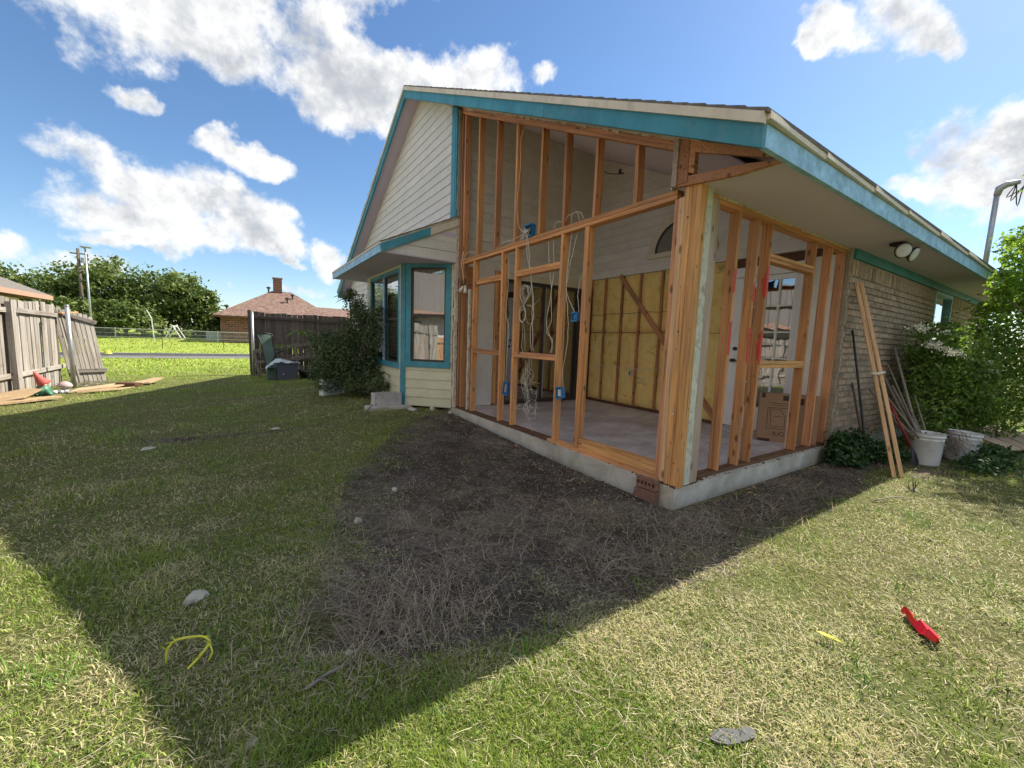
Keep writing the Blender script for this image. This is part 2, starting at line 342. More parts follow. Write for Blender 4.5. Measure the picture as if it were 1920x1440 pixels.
# porch floor
t = NT('stained_concrete_floor'); v = t.obj((1, 1, 1), False); n = t.noise(v, 2.2, 9, 0.7, 0.6); n2 = t.noise(t.obj((1.2, 3, 1), False), 1.6, 10, 0.72, 2.2)
c = t.ramp(n, [(0.3, (0.36, 0.29, 0.28)), (0.5, (0.52, 0.45, 0.44)), (0.65, (0.66, 0.60, 0.59))])
c = t.mix(t.mr(n2, 0.50, 0.66, 0, 0.8), c, (0.70, 0.66, 0.65))
c = t.mix(t.mr(t.noise(v, 0.9, 6, 0.7), 0.45, 0.62, 0, 0.55), c, (0.20, 0.155, 0.14))
t.col(c); t.rough(t.mr(n, 0.3, 0.7, 0.35, 0.7)); t.bump(n2, 0.15, 0.004); M['floor'] = t.m
t = NT('foundation_concrete'); v = t.obj((1, 1, 1), False); n = t.noise(v, 3.5, 8, 0.65, 0.4); n2 = t.noise(v, 45, 6, 0.7)
c = t.ramp(n, [(0.3, (0.38, 0.36, 0.30)), (0.55, (0.56, 0.53, 0.46)), (0.75, (0.66, 0.62, 0.55))])
c = t.mix(t.mr(n2, 0.60, 0.75, 0, 0.6), c, (0.18, 0.16, 0.12))
c = t.mix(t.mr(t.noise(v, 1.7, 7, 0.7, 0.5), 0.5, 0.66, 0, 0.65), c, (0.30, 0.30, 0.20))
t.col(c); t.rough(0.95); t.bump(t.math('ADD', n2, n), 0.5, 0.01); M['slab'] = t.m

def mleaf(name, c1, c2, c3, trans=0.35, rough=0.45):
    t = NT(name)
    a = t.n('ShaderNodeAttribute', attribute_name='rnd')
    c = t.ramp(a.outputs['Fac'], [(0.0, c1), (0.5, c2), (1.0, c3)])
    t.col(c); t.rough(rough); t.b.inputs['Specular IOR Level'].default_value = 0.25
    tl = t.n('ShaderNodeBsdfTranslucent'); t.l(t.mix(1.0, c, (1.0, 1.05, 0.55), 'MULTIPLY'), tl.inputs[0])
    m = t.n('ShaderNodeMixShader'); m.inputs[0].default_value = trans
    t.l(t.b.outputs[0], m.inputs[1]); t.l(tl.outputs[0], m.inputs[2]); t.l(m.outputs[0], t.out.inputs[0])
    return t.m
M['leaf_far'] = mleaf('distant_foliage', (0.045, 0.08, 0.02), (0.12, 0.17, 0.045), (0.27, 0.32, 0.11), 0.3)
M['leaf_bush'] = mleaf('dark_bush_leaf', (0.03, 0.055, 0.02), (0.08, 0.12, 0.045), (0.19, 0.24, 0.11), 0.2)
M['leaf_right'] = mleaf('shrub_leaf', (0.05, 0.10, 0.02), (0.14, 0.24, 0.05), (0.34, 0.46, 0.14), 0.55)
M['leaf_bright'] = mleaf('bright_tree_leaf', (0.10, 0.19, 0.03), (0.22, 0.36, 0.06), (0.42, 0.52, 0.12), 0.6)
M['leaf_weed'] = mleaf('weed_leaf', (0.02, 0.05, 0.018), (0.045, 0.10, 0.035), (0.085, 0.165, 0.06), 0.25)
M['leaf_palm'] = mleaf('long_leaf', (0.07, 0.13, 0.02), (0.12, 0.20, 0.035), (0.2, 0.28, 0.06), 0.4)
# grass: colour per blade
t = NT('grass_blades'); a = t.n('ShaderNodeAttribute', attribute_name='Col')
t.col(a.outputs['Color']); t.rough(0.55); t.b.inputs['Specular IOR Level'].default_value = 0.2
tl = t.n('ShaderNodeBsdfTranslucent'); t.l(a.outputs['Color'], tl.inputs[0])
m_ = t.n('ShaderNodeMixShader'); m_.inputs[0].default_value = 0.35; t.l(t.b.outputs[0], m_.inputs[1]); t.l(tl.outputs[0], m_.inputs[2]); t.l(m_.outputs[0], t.out.inputs[0])
M['grass'] = t.m
# ground
t = NT('ground_soil_and_thatch'); v = t.obj((1, 1, 1), False)
a = t.n('ShaderNodeAttribute', attribute_name='dirt')
n = t.noise(v, 1.3, 6, 0.6); n2 = t.noise(v, 38, 8, 0.75); n3 = t.noise(v, 9, 6, 0.7)
th = t.ramp(n2, [(0.3, (0.055, 0.045, 0.022)), (0.5, (0.15, 0.13, 0.06)), (0.72, (0.34, 0.30, 0.17))])
gr = t.ramp(n3, [(0.3, (0.07, 0.10, 0.025)), (0.7, (0.17, 0.22, 0.055))])
th = t.mix(t.mr(n, 0.35, 0.65, 0.2, 0.75), th, gr)
so = t.ramp(n2, [(0.25, (0.025, 0.019, 0.015)), (0.5, (0.12, 0.095, 0.08)), (0.64, (0.26, 0.22, 0.19)), (0.76, (0.52, 0.47, 0.42))])
so = t.mix(t.mr(n3, 0.45, 0.7, 0, 0.5), so, (0.20, 0.17, 0.15))
nb = t.noise(v, 0.9, 7, 0.7, 0.6); nc = t.noise(v, 2.3, 8, 0.75, 0.8)
so = t.mix(t.mr(nb, 0.50, 0.64, 0, 0.8), so, t.ramp(n2, [(0.3, (0.16, 0.12, 0.08)), (0.55, (0.30, 0.245, 0.17)), (0.75, (0.46, 0.40, 0.30))]))
so = t.mix(t.mr(nc, 0.55, 0.42, 0, 0.72), so, (0.055, 0.040, 0.030))
d = t.mr(t.math('ADD', a.outputs['Fac'], t.math('ADD', t.math('MULTIPLY', t.math('SUBTRACT', n3, 0.5), 1.3), t.math('MULTIPLY', t.math('SUBTRACT', n, 0.5), 1.6))), 0.35, 0.6)
sx = t.n('ShaderNodeSeparateXYZ'); t.l(t.tc.outputs['Object'], sx.inputs[0])
far = t.mr(sx.outputs[1], 11, 19)
gfar = t.ramp(t.noise(v, 1.1, 8, 0.75), [(0.3, (0.18, 0.23, 0.04)), (0.5, (0.30, 0.36, 0.07)), (0.7, (0.42, 0.46, 0.11))])
th = t.mix(far, th, gfar)
t.col(t.mix(d, th, so)); t.rough(0.95); t.b.inputs['Specular IOR Level'].default_value = 0.1
t.bump(t.math('ADD', n2, t.math('MULTIPLY', n3, 2.0)), 0.9, 0.03); M['ground'] = t.m
t = NT('far_roof'); v = t.obj((1, 1, 1), False); n = t.noise(v, 4, 8, 0.8)
t.col(t.ramp(n, [(0.35, (0.09, 0.05, 0.04)), (0.5, (0.18, 0.11, 0.085)), (0.65, (0.30, 0.21, 0.17))])); t.rough(0.95); t.bump(n, 0.6, 0.03); M['farroof'] = t.m
t = NT('far_brick'); v = t.obj((1, 1, 1), False)
bk = t.n('ShaderNodeTexBrick'); mp = t.n('ShaderNodeMapping'); mp.inputs['Rotation'].default_value = (math.radians(90), 0, 0); t.l(t.tc.outputs['Object'], mp.inputs[0]); t.l(mp.outputs[0], bk.inputs['Vector'])
bk.inputs['Color1'].default_value = (0.26, 0.10, 0.07, 1); bk.inputs['Color2'].default_value = (0.12, 0.055, 0.045, 1); bk.inputs['Mortar'].default_value = (0.34, 0.24, 0.2, 1)
bk.inputs['Scale'].default_value = 1.0; bk.inputs['Brick Width'].default_value = 0.42; bk.inputs['Row Height'].default_value = 0.16; bk.inputs['Mortar Size'].default_value = 0.012
t.col(bk.outputs[0]); t.rough(0.95); M['farbrick'] = t.m
# ------------------------------------------------------------------ object helpers
WM = {}
def link(o, parent=None, mat=None):
    C.objects.link(o)
    w = o.matrix_basis.copy(); WM[o.name] = w
    if parent is not None:
        o.parent = parent; o.matrix_parent_inverse = WM[parent.name].inverted()
    if mat is not None and o.data is not None and len(o.data.materials) == 0: o.data.materials.append(mat)
    return o
def tag(o, label=None, cat=None, group=None, kind=None):
    if label: o['label'] = label
    if cat: o['category'] = cat
    if group: o['group'] = group
    if kind: o['kind'] = kind
    return o
def thing(name, loc, label, cat, group=None):
    o = bpy.data.objects.new(name, None); o.empty_display_size = 0.1; o.location = loc
    o.matrix_basis = Matrix.Translation(loc)
    link(o); return tag(o, label, cat, group)
def meshdata(name, V, F, smooth=False):
    me = bpy.data.meshes.new(name); me.from_pydata([tuple(v) for v in V], [], F); me.update()
    if smooth:
        for p in me.polygons: p.use_smooth = True
    return me
def obj(name, V, F, mat, parent=None, smooth=False, mtx=None):
    o = bpy.data.objects.new(name, meshdata(name, V, F, smooth))
    if mtx is not None: o.matrix_basis = mtx
    return link(o, parent, mat)
BF = [(0, 3, 2, 1), (4, 5, 6, 7), (0, 1, 5, 4), (1, 2, 6, 5), (2, 3, 7, 6), (3, 0, 4, 7)]
class MB:
    def __init__(s): s.V = []; s.F = []
    def add(s, V, F):
        k = len(s.V); s.V += [tuple(v) for v in V]; s.F += [tuple(i + k for i in f) for f in F]; return s
    def box(s, a, b):
        x0, y0, z0 = a; x1, y1, z1 = b
        return s.add([(x0, y0, z0), (x1, y0, z0), (x1, y1, z0), (x0, y1, z0), (x0, y0, z1), (x1, y0, z1), (x1, y1, z1), (x0, y1, z1)], BF)
    def hexa(s, V): return s.add(V, BF)
    def bar(s, p0, p1, w, t, up=(0, 0, 1)):
        V, F = barVF(p0, p1, w, t, up); return s.add(V, F)
    def tube(s, pts, r, n=6, cap=True):
        pts = [Vector(p) for p in pts]; k = len(s.V); m = len(pts); prev = None
        for i, p in enumerate(pts):
            d = (pts[min(i + 1, m - 1)] - pts[max(i - 1, 0)]); d = d.normalized() if d.length > 1e-9 else Vector((0, 0, 1))
            u = (prev - d * prev.dot(d)) if prev is not None else d.cross(Vector((0.13, 0.31, 0.94)))
            if u.length < 1e-4: u = d.cross(Vector((1, 0, 0)))
            u.normalize(); prev = u; w = d.cross(u)
            rr = r[i] if isinstance(r, (list, tuple)) else r
            for j in range(n):
                a = 2 * math.pi * j / n; s.V.append(tuple(p + (u * math.cos(a) + w * math.sin(a)) * rr))
        for i in range(m - 1):
            for j in range(n):
                j2 = (j + 1) % n; s.F.append((k + i * n + j, k + i * n + j2, k + (i + 1) * n + j2, k + (i + 1) * n + j))
        if cap:
            s.F.append(tuple(k + j for j in range(n))[::-1]); s.F.append(tuple(k + (m - 1) * n + j for j in range(n)))
        return s
    def lathe(s, prof, n=20, c=(0, 0, 0)):
        k = len(s.V); m = len(prof)
        for (r, z) in prof:
            for j in range(n):
                a = 2 * math.pi * j / n; s.V.append((c[0] + r * math.cos(a), c[1] + r * math.sin(a), c[2] + z))
        for i in range(m - 1):
            for j in range(n):
                j2 = (j + 1) % n; s.F.append((k + i * n + j, k + i * n + j2, k + (i + 1) * n + j2, k + (i + 1) * n + j))
        return s
    def prism(s, poly, axis, a, b):
        """poly of 2D points extruded along axis from a to b (axis 0: poly=(y,z), 1: (x,z), 2: (x,y))"""
        k = len(s.V); n = len(poly)
        def P(p, t): return (t, p[0], p[1]) if axis == 0 else (p[0], t, p[1]) if axis == 1 else (p[0], p[1], t)
        for t in (a, b):
            for p in poly: s.V.append(P(p, t))
        s.F.append(tuple(k + i for i in range(n))[::-1]); s.F.append(tuple(k + n + i for i in range(n)))
        for i in range(n):
            j = (i + 1) % n; s.F.append((k + i, k + j, k + n + j, k + n + i))
        return s
    def build(s, name, mat, parent=None, smooth=False, fixn=True):
        me = meshdata(name, s.V, s.F, smooth)
        if fixn:
            import bmesh
            bm = bmesh.new(); bm.from_mesh(me); bmesh.ops.recalc_face_normals(bm, faces=bm.faces); bm.to_mesh(me); bm.free()
        o = bpy.data.objects.new(name, me); return link(o, parent, mat)
def basis(p0, p1, up=(0, 0, 1)):
    p0 = Vector(p0); p1 = Vector(p1); x = (p1 - p0).normalized(); u = Vector(up)
    if abs(x.dot(u)) > 0.99: u = Vector((0, 1, 0))
    y = u.cross(x).normalized(); z = x.cross(y)
    return p0, x, y, z, (p1 - p0).length
def barVF(p0, p1, w, t, up=(0, 0, 1)):
    p, x, y, z, L = basis(p0, p1, up); V = []
    for zz in (-t / 2, t / 2):
        for a, b in ((0, -w / 2), (L, -w / 2), (L, w / 2), (0, w / 2)): V.append(tuple(p + x * a + y * b + z * zz))
    return V, BF
def lumber(name, p0, p1, w, t, mat, parent, up=(0, 0, 1), bev=0.003, warp=0.0):
    """a real board: axis line p0-p1, width w along up x axis, thickness t along up. origin at p0, local X = length"""
    p, x, y, z, L = basis(p0, p1, up)
    b = bev; V = []; F = []; ns = 5 if warp else 2
    sec = [(-w/2 + b, -t/2), (w/2 - b, -t/2), (w/2, -t/2 + b), (w/2, t/2 - b), (w/2 - b, t/2), (-w/2 + b, t/2), (-w/2, t/2 - b), (-w/2, -t/2 + b)]
    for i in range(ns):
        f = i / (ns - 1); oy = warp * math.sin(f * 3.0) ; oz = warp * 0.7 * math.sin(f * 2.2 + 1)
        for (a, c) in sec: V.append((f * L, a + oy, c + oz))
    for i in range(ns - 1):
        for j in range(8):
            k = (j + 1) % 8; F.append((i * 8 + j, (i + 1) * 8 + j, (i + 1) * 8 + k, i * 8 + k))
    F.append(tuple(range(8))); F.append(tuple((ns - 1) * 8 + j for j in range(8))[::-1])
    F = [f[::-1] for f in F]
    m = Matrix(((x.x, y.x, z.x, p.x), (x.y, y.y, z.y, p.y), (x.z, y.z, z.z, p.z), (0, 0, 0, 1)))
    return obj(name, V, F, mat, parent, mtx=m)
def npmesh(name, V, F, mat, parent=None, attr=None, smooth=False):
    """V (n,3) float array, F (m,k) int array; attr: dict name->(type, array)"""
    me = bpy.data.meshes.new(name); V = np.asarray(V, np.float32); F = np.asarray(F, np.int32); m, k = F.shape
    me.vertices.add(len(V)); me.vertices.foreach_set('co', V.ravel())
    me.loops.add(m * k); me.loops.foreach_set('vertex_index', F.ravel())
    me.polygons.add(m); me.polygons.foreach_set('loop_start', np.arange(0, m * k, k, dtype=np.int32))
    if smooth: me.polygons.foreach_set('use_smooth', np.ones(m, bool))
    me.update(calc_edges=True)
    for nme, (ty, arr) in (attr or {}).items():
        at = me.attributes.new(nme, ty, 'POINT')
        at.data.foreach_set('color' if ty == 'FLOAT_COLOR' else 'value', np.asarray(arr, np.float32).ravel())
    o = bpy.data.objects.new(name, me); return link(o, parent, mat)

# value noise for layout
_tab = rng.random((256, 256))
def vnoise(x, y):
    xi = np.floor(x).astype(int); yi = np.floor(y).astype(int); fx = x - xi; fy = y - yi
    fx = fx * fx * (3 - 2 * fx); fy = fy * fy * (3 - 2 * fy)
    g = lambda a, b: _tab[a % 256, b % 256]
    return (g(xi, yi) * (1 - fx) + g(xi + 1, yi) * fx) * (1 - fy) + (g(xi, yi + 1) * (1 - fx) + g(xi + 1, yi + 1) * fx) * fy
def fnoise(x, y, o=4):
    s = 0; a = 1; t = 0
    for i in range(o): s = s + a * vnoise(x * 2**i + 17.3 * i, y * 2**i + 5.1 * i); t += a; a *= 0.55
    return s / t
def sstep(x, a, b):
    t_ = np.clip((x - a) / (b - a), 0, 1); return t_ * t_ * (3 - 2 * t_)
def poly_sd(px, py, poly):
    """signed distance, positive inside"""
    d = np.full(px.shape, 1e9); ins = np.zeros(px.shape, bool); n = len(poly)
    for i in range(n):
        x0, y0 = poly[i]; x1, y1 = poly[(i + 1) % n]
        ex, ey = x1 - x0, y1 - y0; wx, wy = px - x0, py - y0
        tt = np.clip((wx * ex + wy * ey) / (ex * ex + ey * ey), 0, 1)
        d = np.minimum(d, np.hypot(wx - ex * tt, wy - ey * tt))
        c = ((y0 <= py) & (y1 > py)) | ((y1 <= py) & (y0 > py))
        xc = x0 + (py - y0) / (y1 - y0 + 1e-12) * ex
        ins ^= c & (px < xc)
    return np.where(ins, d, -d)
DIRT = [(0.3, 4.3), (-0.3, 4.2), (-0.9, 3.7), (-1.4, 3.0), (-1.85, 2.3), (-2.15, 1.8), (-2.3, 1.2), (-2.5, 0.6), (-2.65, 0.1), (-2.6, -0.2),
        (-2.4, -0.42), (-2.0, -0.55), (-1.5, -0.62), (-0.9, -0.68), (0.3, -0.64), (1.9, -0.6), (3.0, -0.4), (4.6, -0.8), (4.6, 0.4), (0.3, 0.4)]
def ground_z(x, y):
    x = np.asarray(x, float); y = np.asarray(y, float)
    z = -0.13 + 0.09 * sstep(y, 0.8, 4.4) * sstep(x, -3.6, -0.6) * (1 - sstep(y, 9, 12.5))
    z = z + np.clip((y - 26.5), 0, 34) * 0.027
    near = 1 - sstep(np.hypot(x, y), 14, 22)
    z = z + near * (fnoise(x * 1.3 + 40, y * 1.3 + 40, 3) - 0.5) * 0.035 + near * (fnoise(x * 7 + 9, y * 7 + 3, 3) - 0.5) * 0.016
    for hx, hy, hr, hd in ((-2.64, -0.17, 0.10, 0.09), (-2.69, 2.17, 0.12, 0.03), (-2.55, 4.35, 0.12, 0.03), (-3.45, 4.4, 0.14, 0.02), (-1.75, -0.5, .16, .025)):
        z = z - hd * np.exp(-((x - hx)**2 + (y - hy)**2) / hr**2)
    edge = (sstep(x, -0.12, 0.0) * sstep(y, -0.12, 0.0))
    z = np.where(edge > 0, np.minimum(z, -0.13 - 0.05 * edge + 0.085 * sstep(y, 1, 4.4) * (1 - sstep(x, 0, 0.3))), z)
    # cut for the road
    rd = sstep(y, 21.0, 21.25) * (1 - sstep(y, 25.0, 25.25))
    return z - 0.10 * rd
def gz(x, y): return float(ground_z(x, y))

# ------------------------------------------------------------------ ground, road
def lines(lo, hi, dense_lo, dense_hi, st):
    a = list(np.arange(dense_lo, dense_hi, st)); s_ = st; p = dense_hi
    while p < hi: a.append(p); s_ *= 1.18; p += s_
    a.append(hi); s_ = st; p = dense_lo - st; b = []
    while p > lo: b.append(p); s_ *= 1.18; p -= s_
    b.append(lo); return np.array(b[::-1] + a)
gx = lines(-400, 400, -6.5, 5.0, 0.06); gy = lines(-400, 600, -3.2, 9.0, 0.06)
gy = np.unique(np.concatenate([gy[(gy < 20) | (gy > 27)], np.array([20, 20.9, 21.0, 21.13, 21.25, 22, 24, 25.0, 25.12, 25.25, 26, 27])]))
GX, GY = np.meshgrid(gx, gy); nx, ny = len(gx), len(gy)
GZ = ground_z(GX, GY)
dirtsd = poly_sd(GX.ravel(), GY.ravel(), DIRT)
dirt = sstep(dirtsd, -0.35, 0.25)
dirt = np.maximum(dirt, 0.75 * np.exp(-(((GX.ravel() + 3.1) / 1.4)**2 + ((GY.ravel() - 4.15) / 0.22)**2)))
dirt = np.maximum(dirt, 0.6 * np.exp(-(((GX.ravel() - 3.6) / 1.0)**2 + ((GY.ravel() + 0.9) / 0.35)**2)))
idx = np.arange(nx * ny).reshape(ny, nx)
F = np.stack([idx[:-1, :-1], idx[:-1, 1:], idx[1:, 1:], idx[1:, :-1]], -1).reshape(-1, 4)
g = npmesh('ground', np.stack([GX, GY, GZ], -1).reshape(-1, 3), F, M['ground'], attr={'dirt': ('FLOAT', dirt)}, smooth=True)
tag(g, 'lawn soil with bare dark earth in front of the stripped porch', kind='structure')
rd = MB()
rd.add([(-200, 21.2, -0.215), (200, 21.9, -0.215), (200, 25.3, -0.215), (-200, 24.9, -0.215)], [(0, 1, 2, 3)])
tag(rd.build('road', M['asphalt']), 'narrow grey asphalt street beyond the lawn', kind='structure')
kb = MB().box((-200, 24.98, -0.30), (200, 25.14, -0.08)).box((-200, 21.0, -0.30), (200, 21.14, -0.10))
tag(kb.build('kerb', M['kerb']), 'pale concrete kerbs along both edges of the street', kind='structure')

# ------------------------------------------------------------------ the house
def T(y):                                    # roof surface height
    y = min(y, 12.0 - y); return 2.60 + 0.488 * (y + 0.594)
house = thing('house', (6, 6, 0), 'beige and teal gabled house with its corner porch stripped to bare orange studs', 'house')
HP = house
sl = MB().box((0.0, 0.0, -0.45), (12, 12, 0.0)).box((0.0, 0.0, 0.0), (0.12, 4.33, 0.006)).box((0.12, 0, 0), (3.2, 0.12, 0.006))
slab = sl.build('slab', M['slab'], HP)
fl = MB().box((0.12, 0.12, 0.0), (3.1, 4.3, 0.012)).build('porch_floor', M['floor'], HP)
# --- roof
roof = MB()
for sgn in (0, 1):
    def yy(v): return v if not sgn else 12 - v
    roof.prism([(yy(-0.594), 2.56), (yy(-0.594), 2.585), (6.0, T(6) - 0.015), (6.0, T(6) - 0.045)], 0, -0.285, 12.3)
roofo = roof.build('roof', M['trimcream'], HP)
sh = MB()
for sgn in (0, 1):
    nrow = 48
    for i in range(nrow):
        y0 = -0.62 + i * (6.62 / nrow); y1 = y0 + 6.62 / nrow + 0.05
        xs = -0.31; 
        zt = lambda y: 2.60 + 0.488 * (y + 0.594)
        a = 0.012
        P = [(y0, zt(y0) - 0.014), (y0, zt(y0) + a), (min(y1, 6.0), zt(min(y1, 6.0)) + 0.001), (min(y1, 6.0), zt(min(y1, 6.0)) - 0.014)]
        if sgn: P = [(12 - p[0], p[1]) for p in P][::-1]
        x = -0.315 + random.uniform(-0.008, 0.008)
        while x < 12.3:
            w = random.uniform(0.25, 1.0); sh.prism(P, 0, x, min(x + w - 0.006, 12.32)); x += w
tag(sh.build('shingle', M['shingle'], roofo, fixn=False), kind='stuff')
# rake boards (x = -0.30) and eave boards (y = -0.594)
def slope_board(name, x0, x1, ya, yb, o0, o1, mat, parent):
    """board following the roof slope between y=ya..yb, from T-o0 down to T-o1"""
    m = MB(); m.prism([(ya, T(ya) - o1), (yb, T(yb) - o1), (yb, T(yb) - o0), (ya, T(ya) - o0)], 0, x0, x1)
    return m.build(name, mat, parent)
for ya, yb in ((-0.594, 1.62), (1.625, 4.05), (4.055, 6.0)): slope_board('rake_fascia', -0.300, -0.262, ya, yb, 0.078, 0.215, M['teal'], roofo)
for ya, yb in ((6.0, 8.9), (8.905, 12.594)): slope_board('rake_fascia', -0.300, -0.262, ya, yb, 0.078, 0.215, M['teal'], roofo)
for ya, yb in ((-0.60, 0.7), (0.704, 3.9), (3.905, 6.0), (6.0, 12.6)): slope_board('rake_trim', -0.322, -0.286, ya, yb, 0.014, 0.079, M['trimcream'], roofo)
x = -0.2615
for w in (3.9, 4.6, 4.1):
    MB().box((x, -0.594, 2.40), (x + w - 0.004, -0.558, 2.532)).build('eave_fascia', M['teal_light'], roofo); x += w
for xa, xb in ((-0.2855, 0.55), (.553, 1.55), (1.555, 2.5), (2.503, 3.7), (3.72, 5.2), (5.203, 7.0), (7.0, 12.3)):
    q = random.uniform(0, 0.008)
    MB().hexa([(xa, -0.622 - q, 2.545), (xb, -0.612, 2.534), (xb, -0.575, 2.534), (xa, -0.575, 2.545), (xa, -0.618 - q, 2.592), (xb, -0.612, 2.590), (xb, -0.575, 2.590), (xa, -0.575, 2.592)]).build('eave_trim', M['trimcream'], roofo)
MB().box((-0.30, 12.558, 2.38), (12.3, 12.594, 2.56)).build('eave_fascia', M['teal_light'], roofo)
for xa, xb in ((0.045, 2.44), (2.444, 4.88), (4.884, 7.3), (7.304, 12.25)): MB().box((xa, -0.557, 2.425), (xb, 0.03, 2.437)).build('soffit_panel', M['soffit'], roofo)
MB().box((-0.26, 12.0, 2.40), (12.25, 12.557, 2.412)).build('soffit_panel', M['soffit'], roofo)
# sloped soffit under the rake overhang
for ya, yb in ((0.0, 6.0), (6.0, 12.55)):
    MB().prism([(ya, T(ya) - 0.17), (yb, T(yb) - 0.17), (yb, T(yb) - 0.155), (ya, T(ya) - 0.155)], 0, -0.262, 0.0).build('rake_soffit', M['soffit'] if ya else M['trimcream'], roofo)
MB().prism([(0.14, T(0.14) - 0.125), (4.3, T(4.3) - 0.125), (4.3, T(4.3) - 0.11), (0.14, T(0.14) - 0.11)], 0, 0.02, 3.1).build('porch_ceiling', M['ceiling'], HP)

# --- siding helper
def siding_wall(name, P0, U, Nn, length, z0, z1, mat, parent, exp=0.155, lo=None, hi=None, back=True, holes=(), seam=None, thick=0.1):
    """boards along U from P0; lo(z), hi(z) clip the run; Nn outward normal; holes: (u0,u1,z0,z1)"""
    P0 = Vector(P0); U = Vector(U).normalized(); Nn = Vector(Nn).normalized()
    lo = lo or (lambda z: 0.0); hi = hi or (lambda z: length)
    # backing
    m = MB(); n = 14 if (lo(z0) != lo(z1) or hi(z0) != hi(z1)) else 1
    def seg(u0b, u1b, u0t, u1t, za, zb, d0, d1b, d1t, mm):
        A = lambda u, d, z: tuple(P0 + U * u + Nn * d + Vector((0, 0, z)))
        mm.hexa([A(u0b, d0, za), A(u1b, d0, za), A(u1b, d1b, za), A(u0b, d1b, za), A(u0t, d0, zb), A(u1t, d0, zb), A(u1t, d1t, zb), A(u0t, d1t, zb)])
    def pieces(za, zb):
        segs = [(lo(za), hi(za), lo(zb), hi(zb))]
        for (hu0, hu1, hz0, hz1) in holes:
            if zb <= hz0 + 1e-6 or za >= hz1 - 1e-6: continue
            o_ = []
            for s_ in segs:
                if s_[0] < hu0: o_.append((s_[0], min(s_[1], hu0), s_[2], min(s_[3], hu0)))
                if s_[1] > hu1: o_.append((max(s_[0], hu1), s_[1], max(s_[2], hu1), s_[3]))
            segs = [q for q in o_ if q[1] - q[0] > 0.01 or q[3] - q[2] > 0.01]
        return segs
    cuts = sorted(set([z0, z1] + [h for hh in holes for h in hh[2:] if z0 < h < z1] + [z0 + (z1 - z0) * i / n for i in range(n + 1)]))
    for za, zb in zip(cuts[:-1], cuts[1:]):
        for s_ in pieces(za + 1e-5, zb - 1e-5): seg(*s_, za, zb, -thick, -0.002, -0.002, m)
    w = m.build(name, M['soffit'], parent)
    z = z0
    while z < z1 - 0.01:
        zb = min(z + exp, z1)
        cz = sorted(set([z, zb] + [h for hh in holes for h in hh[2:] if z < h < zb]))
        for za, zc in zip(cz[:-1], cz[1:]):
            f0 = (za - z) / exp; f1 = (zc - z) / exp
            for s_ in pieces(za + 1e-5, zc - 1e-5):
                if s_[1] - s_[0] < 0.02 and s_[3] - s_[2] < 0.02: continue
                sg = [s_]
                if seam and abs(za - z) < 1e-6 and random.random() < seam and s_[1] - s_[0] > 1.5:
                    c = s_[0] + (s_[1] - s_[0]) * random.uniform(0.3, 0.7); sg = [(s_[0], c - 0.002, s_[2], c - 0.002), (c + 0.002, s_[1], c + 0.002, s_[3])]
                for q in sg:
                    b = MB(); seg(*q, za, zc, 0.0, 0.018 - 0.014 * f0, 0.018 - 0.014 * f1, b); b.build('siding_board', mat, w)
        z = zb
    return w
# gable wall above the shed roof and left of the porch
GAB0, GAB1 = 4.44, 12.0
siding_wall('gable_wall', (0, 0, 0), (0, 1, 0), (-1, 0, 0), 12, 3.10, T(6) - 0.17, M['siding'], HP,
            lo=lambda z: max(GAB0, -0.594 + (z + 0.17 - 2.60) / 0.488), hi=lambda z: min(12.0, 12.594 - (z + 0.17 - 2.60) / 0.488), seam=0.3)
siding_wall('gable_wall', (0, 0, 0), (0, 1, 0), (-1, 0, 0), 12, 0.0, 3.10, M['siding'], HP, lo=lambda z: 7.95, hi=lambda z: min(12.0, 12.594 - (max(z, 2.3) + 0.17 - 2.60) / 0.488))
MB().box((-0.035, 7.93, 0), (0.0, 8.03, 2.6)).build('corner_board', M['trimcream'], HP)
# teal corner board at the end of the gable siding
MB().prism([(4.30, 3.12), (4.30, T(4.30) - 0.19), (4.44, T(4.44) - 0.19), (4.44, 3.12)], 0, -0.035, 0.0).build('corner_board', M['teal'], HP)
MB().prism([(4.255, 3.12), (4.255, T(4.255) - 0.19), (4.298, T(4.298) - 0.19), (4.298, 3.12)], 0, -0.03, 0.10).build('corner_board', M['teal'], HP)
MB().box((0.0, 4.30, 2.44), (0.14, 12.0, 3.10)).build('gable_backing', M['soffit'], HP)
# other outer walls (seen only from the side)
MB().box((0.0, 11.9, 0), (12, 12.0, 2.44)).box((11.9, 0.1, 0), (12, 11.9, 2.44)).build('outer_wall', M['mortar'], HP)
MB().prism([(0.1, 2.44), (11.9, 2.44), (11.9, T(11.9) - 0.12), (6, T(6) - 0.12), (0.1, T(.1) - 0.12)], 0, 11.9, 12.0).build('far_gable', M['soffit'], HP)
MB().box((3.22, 0.2, 2.442), (11.9, 11.9, 2.46)).build('inner_ceiling', M['darkroom'], HP)

# porch inner walls: A faces -Y at y = 4.3, B faces -X at x = 3.1
siding_wall('siding_wall', (0.14, 4.30, 0), (1, 0, 0), (0, -1, 0), 2.96, 2.38, T(4.3) - 0.13, M['siding'], HP, seam=0.2)
Yr = lambda z: -0.594 + (z + 0.13 - 2.60) / 0.488
AC, AR = 2.28, 0.50
siding_wall('siding_wall', (3.10, 0.06, 0), (0, 1, 0), (-1, 0, 0), 4.24, 2.47, T(4.3) - 0.13, M['siding'], HP, lo=lambda z: max(0.0, Yr(z) - 0.06), hi=lambda z: 4.24, seam=0.15,
            holes=((AC - AR - 0.06, AC + AR - 0.06, 2.76, 2.76 + AR * 0.55), (AC - AR * 0.8 - 0.06, AC + AR * 0.8 - 0.06, 2.76 + AR * 0.55, 2.76 + AR * 0.98)))
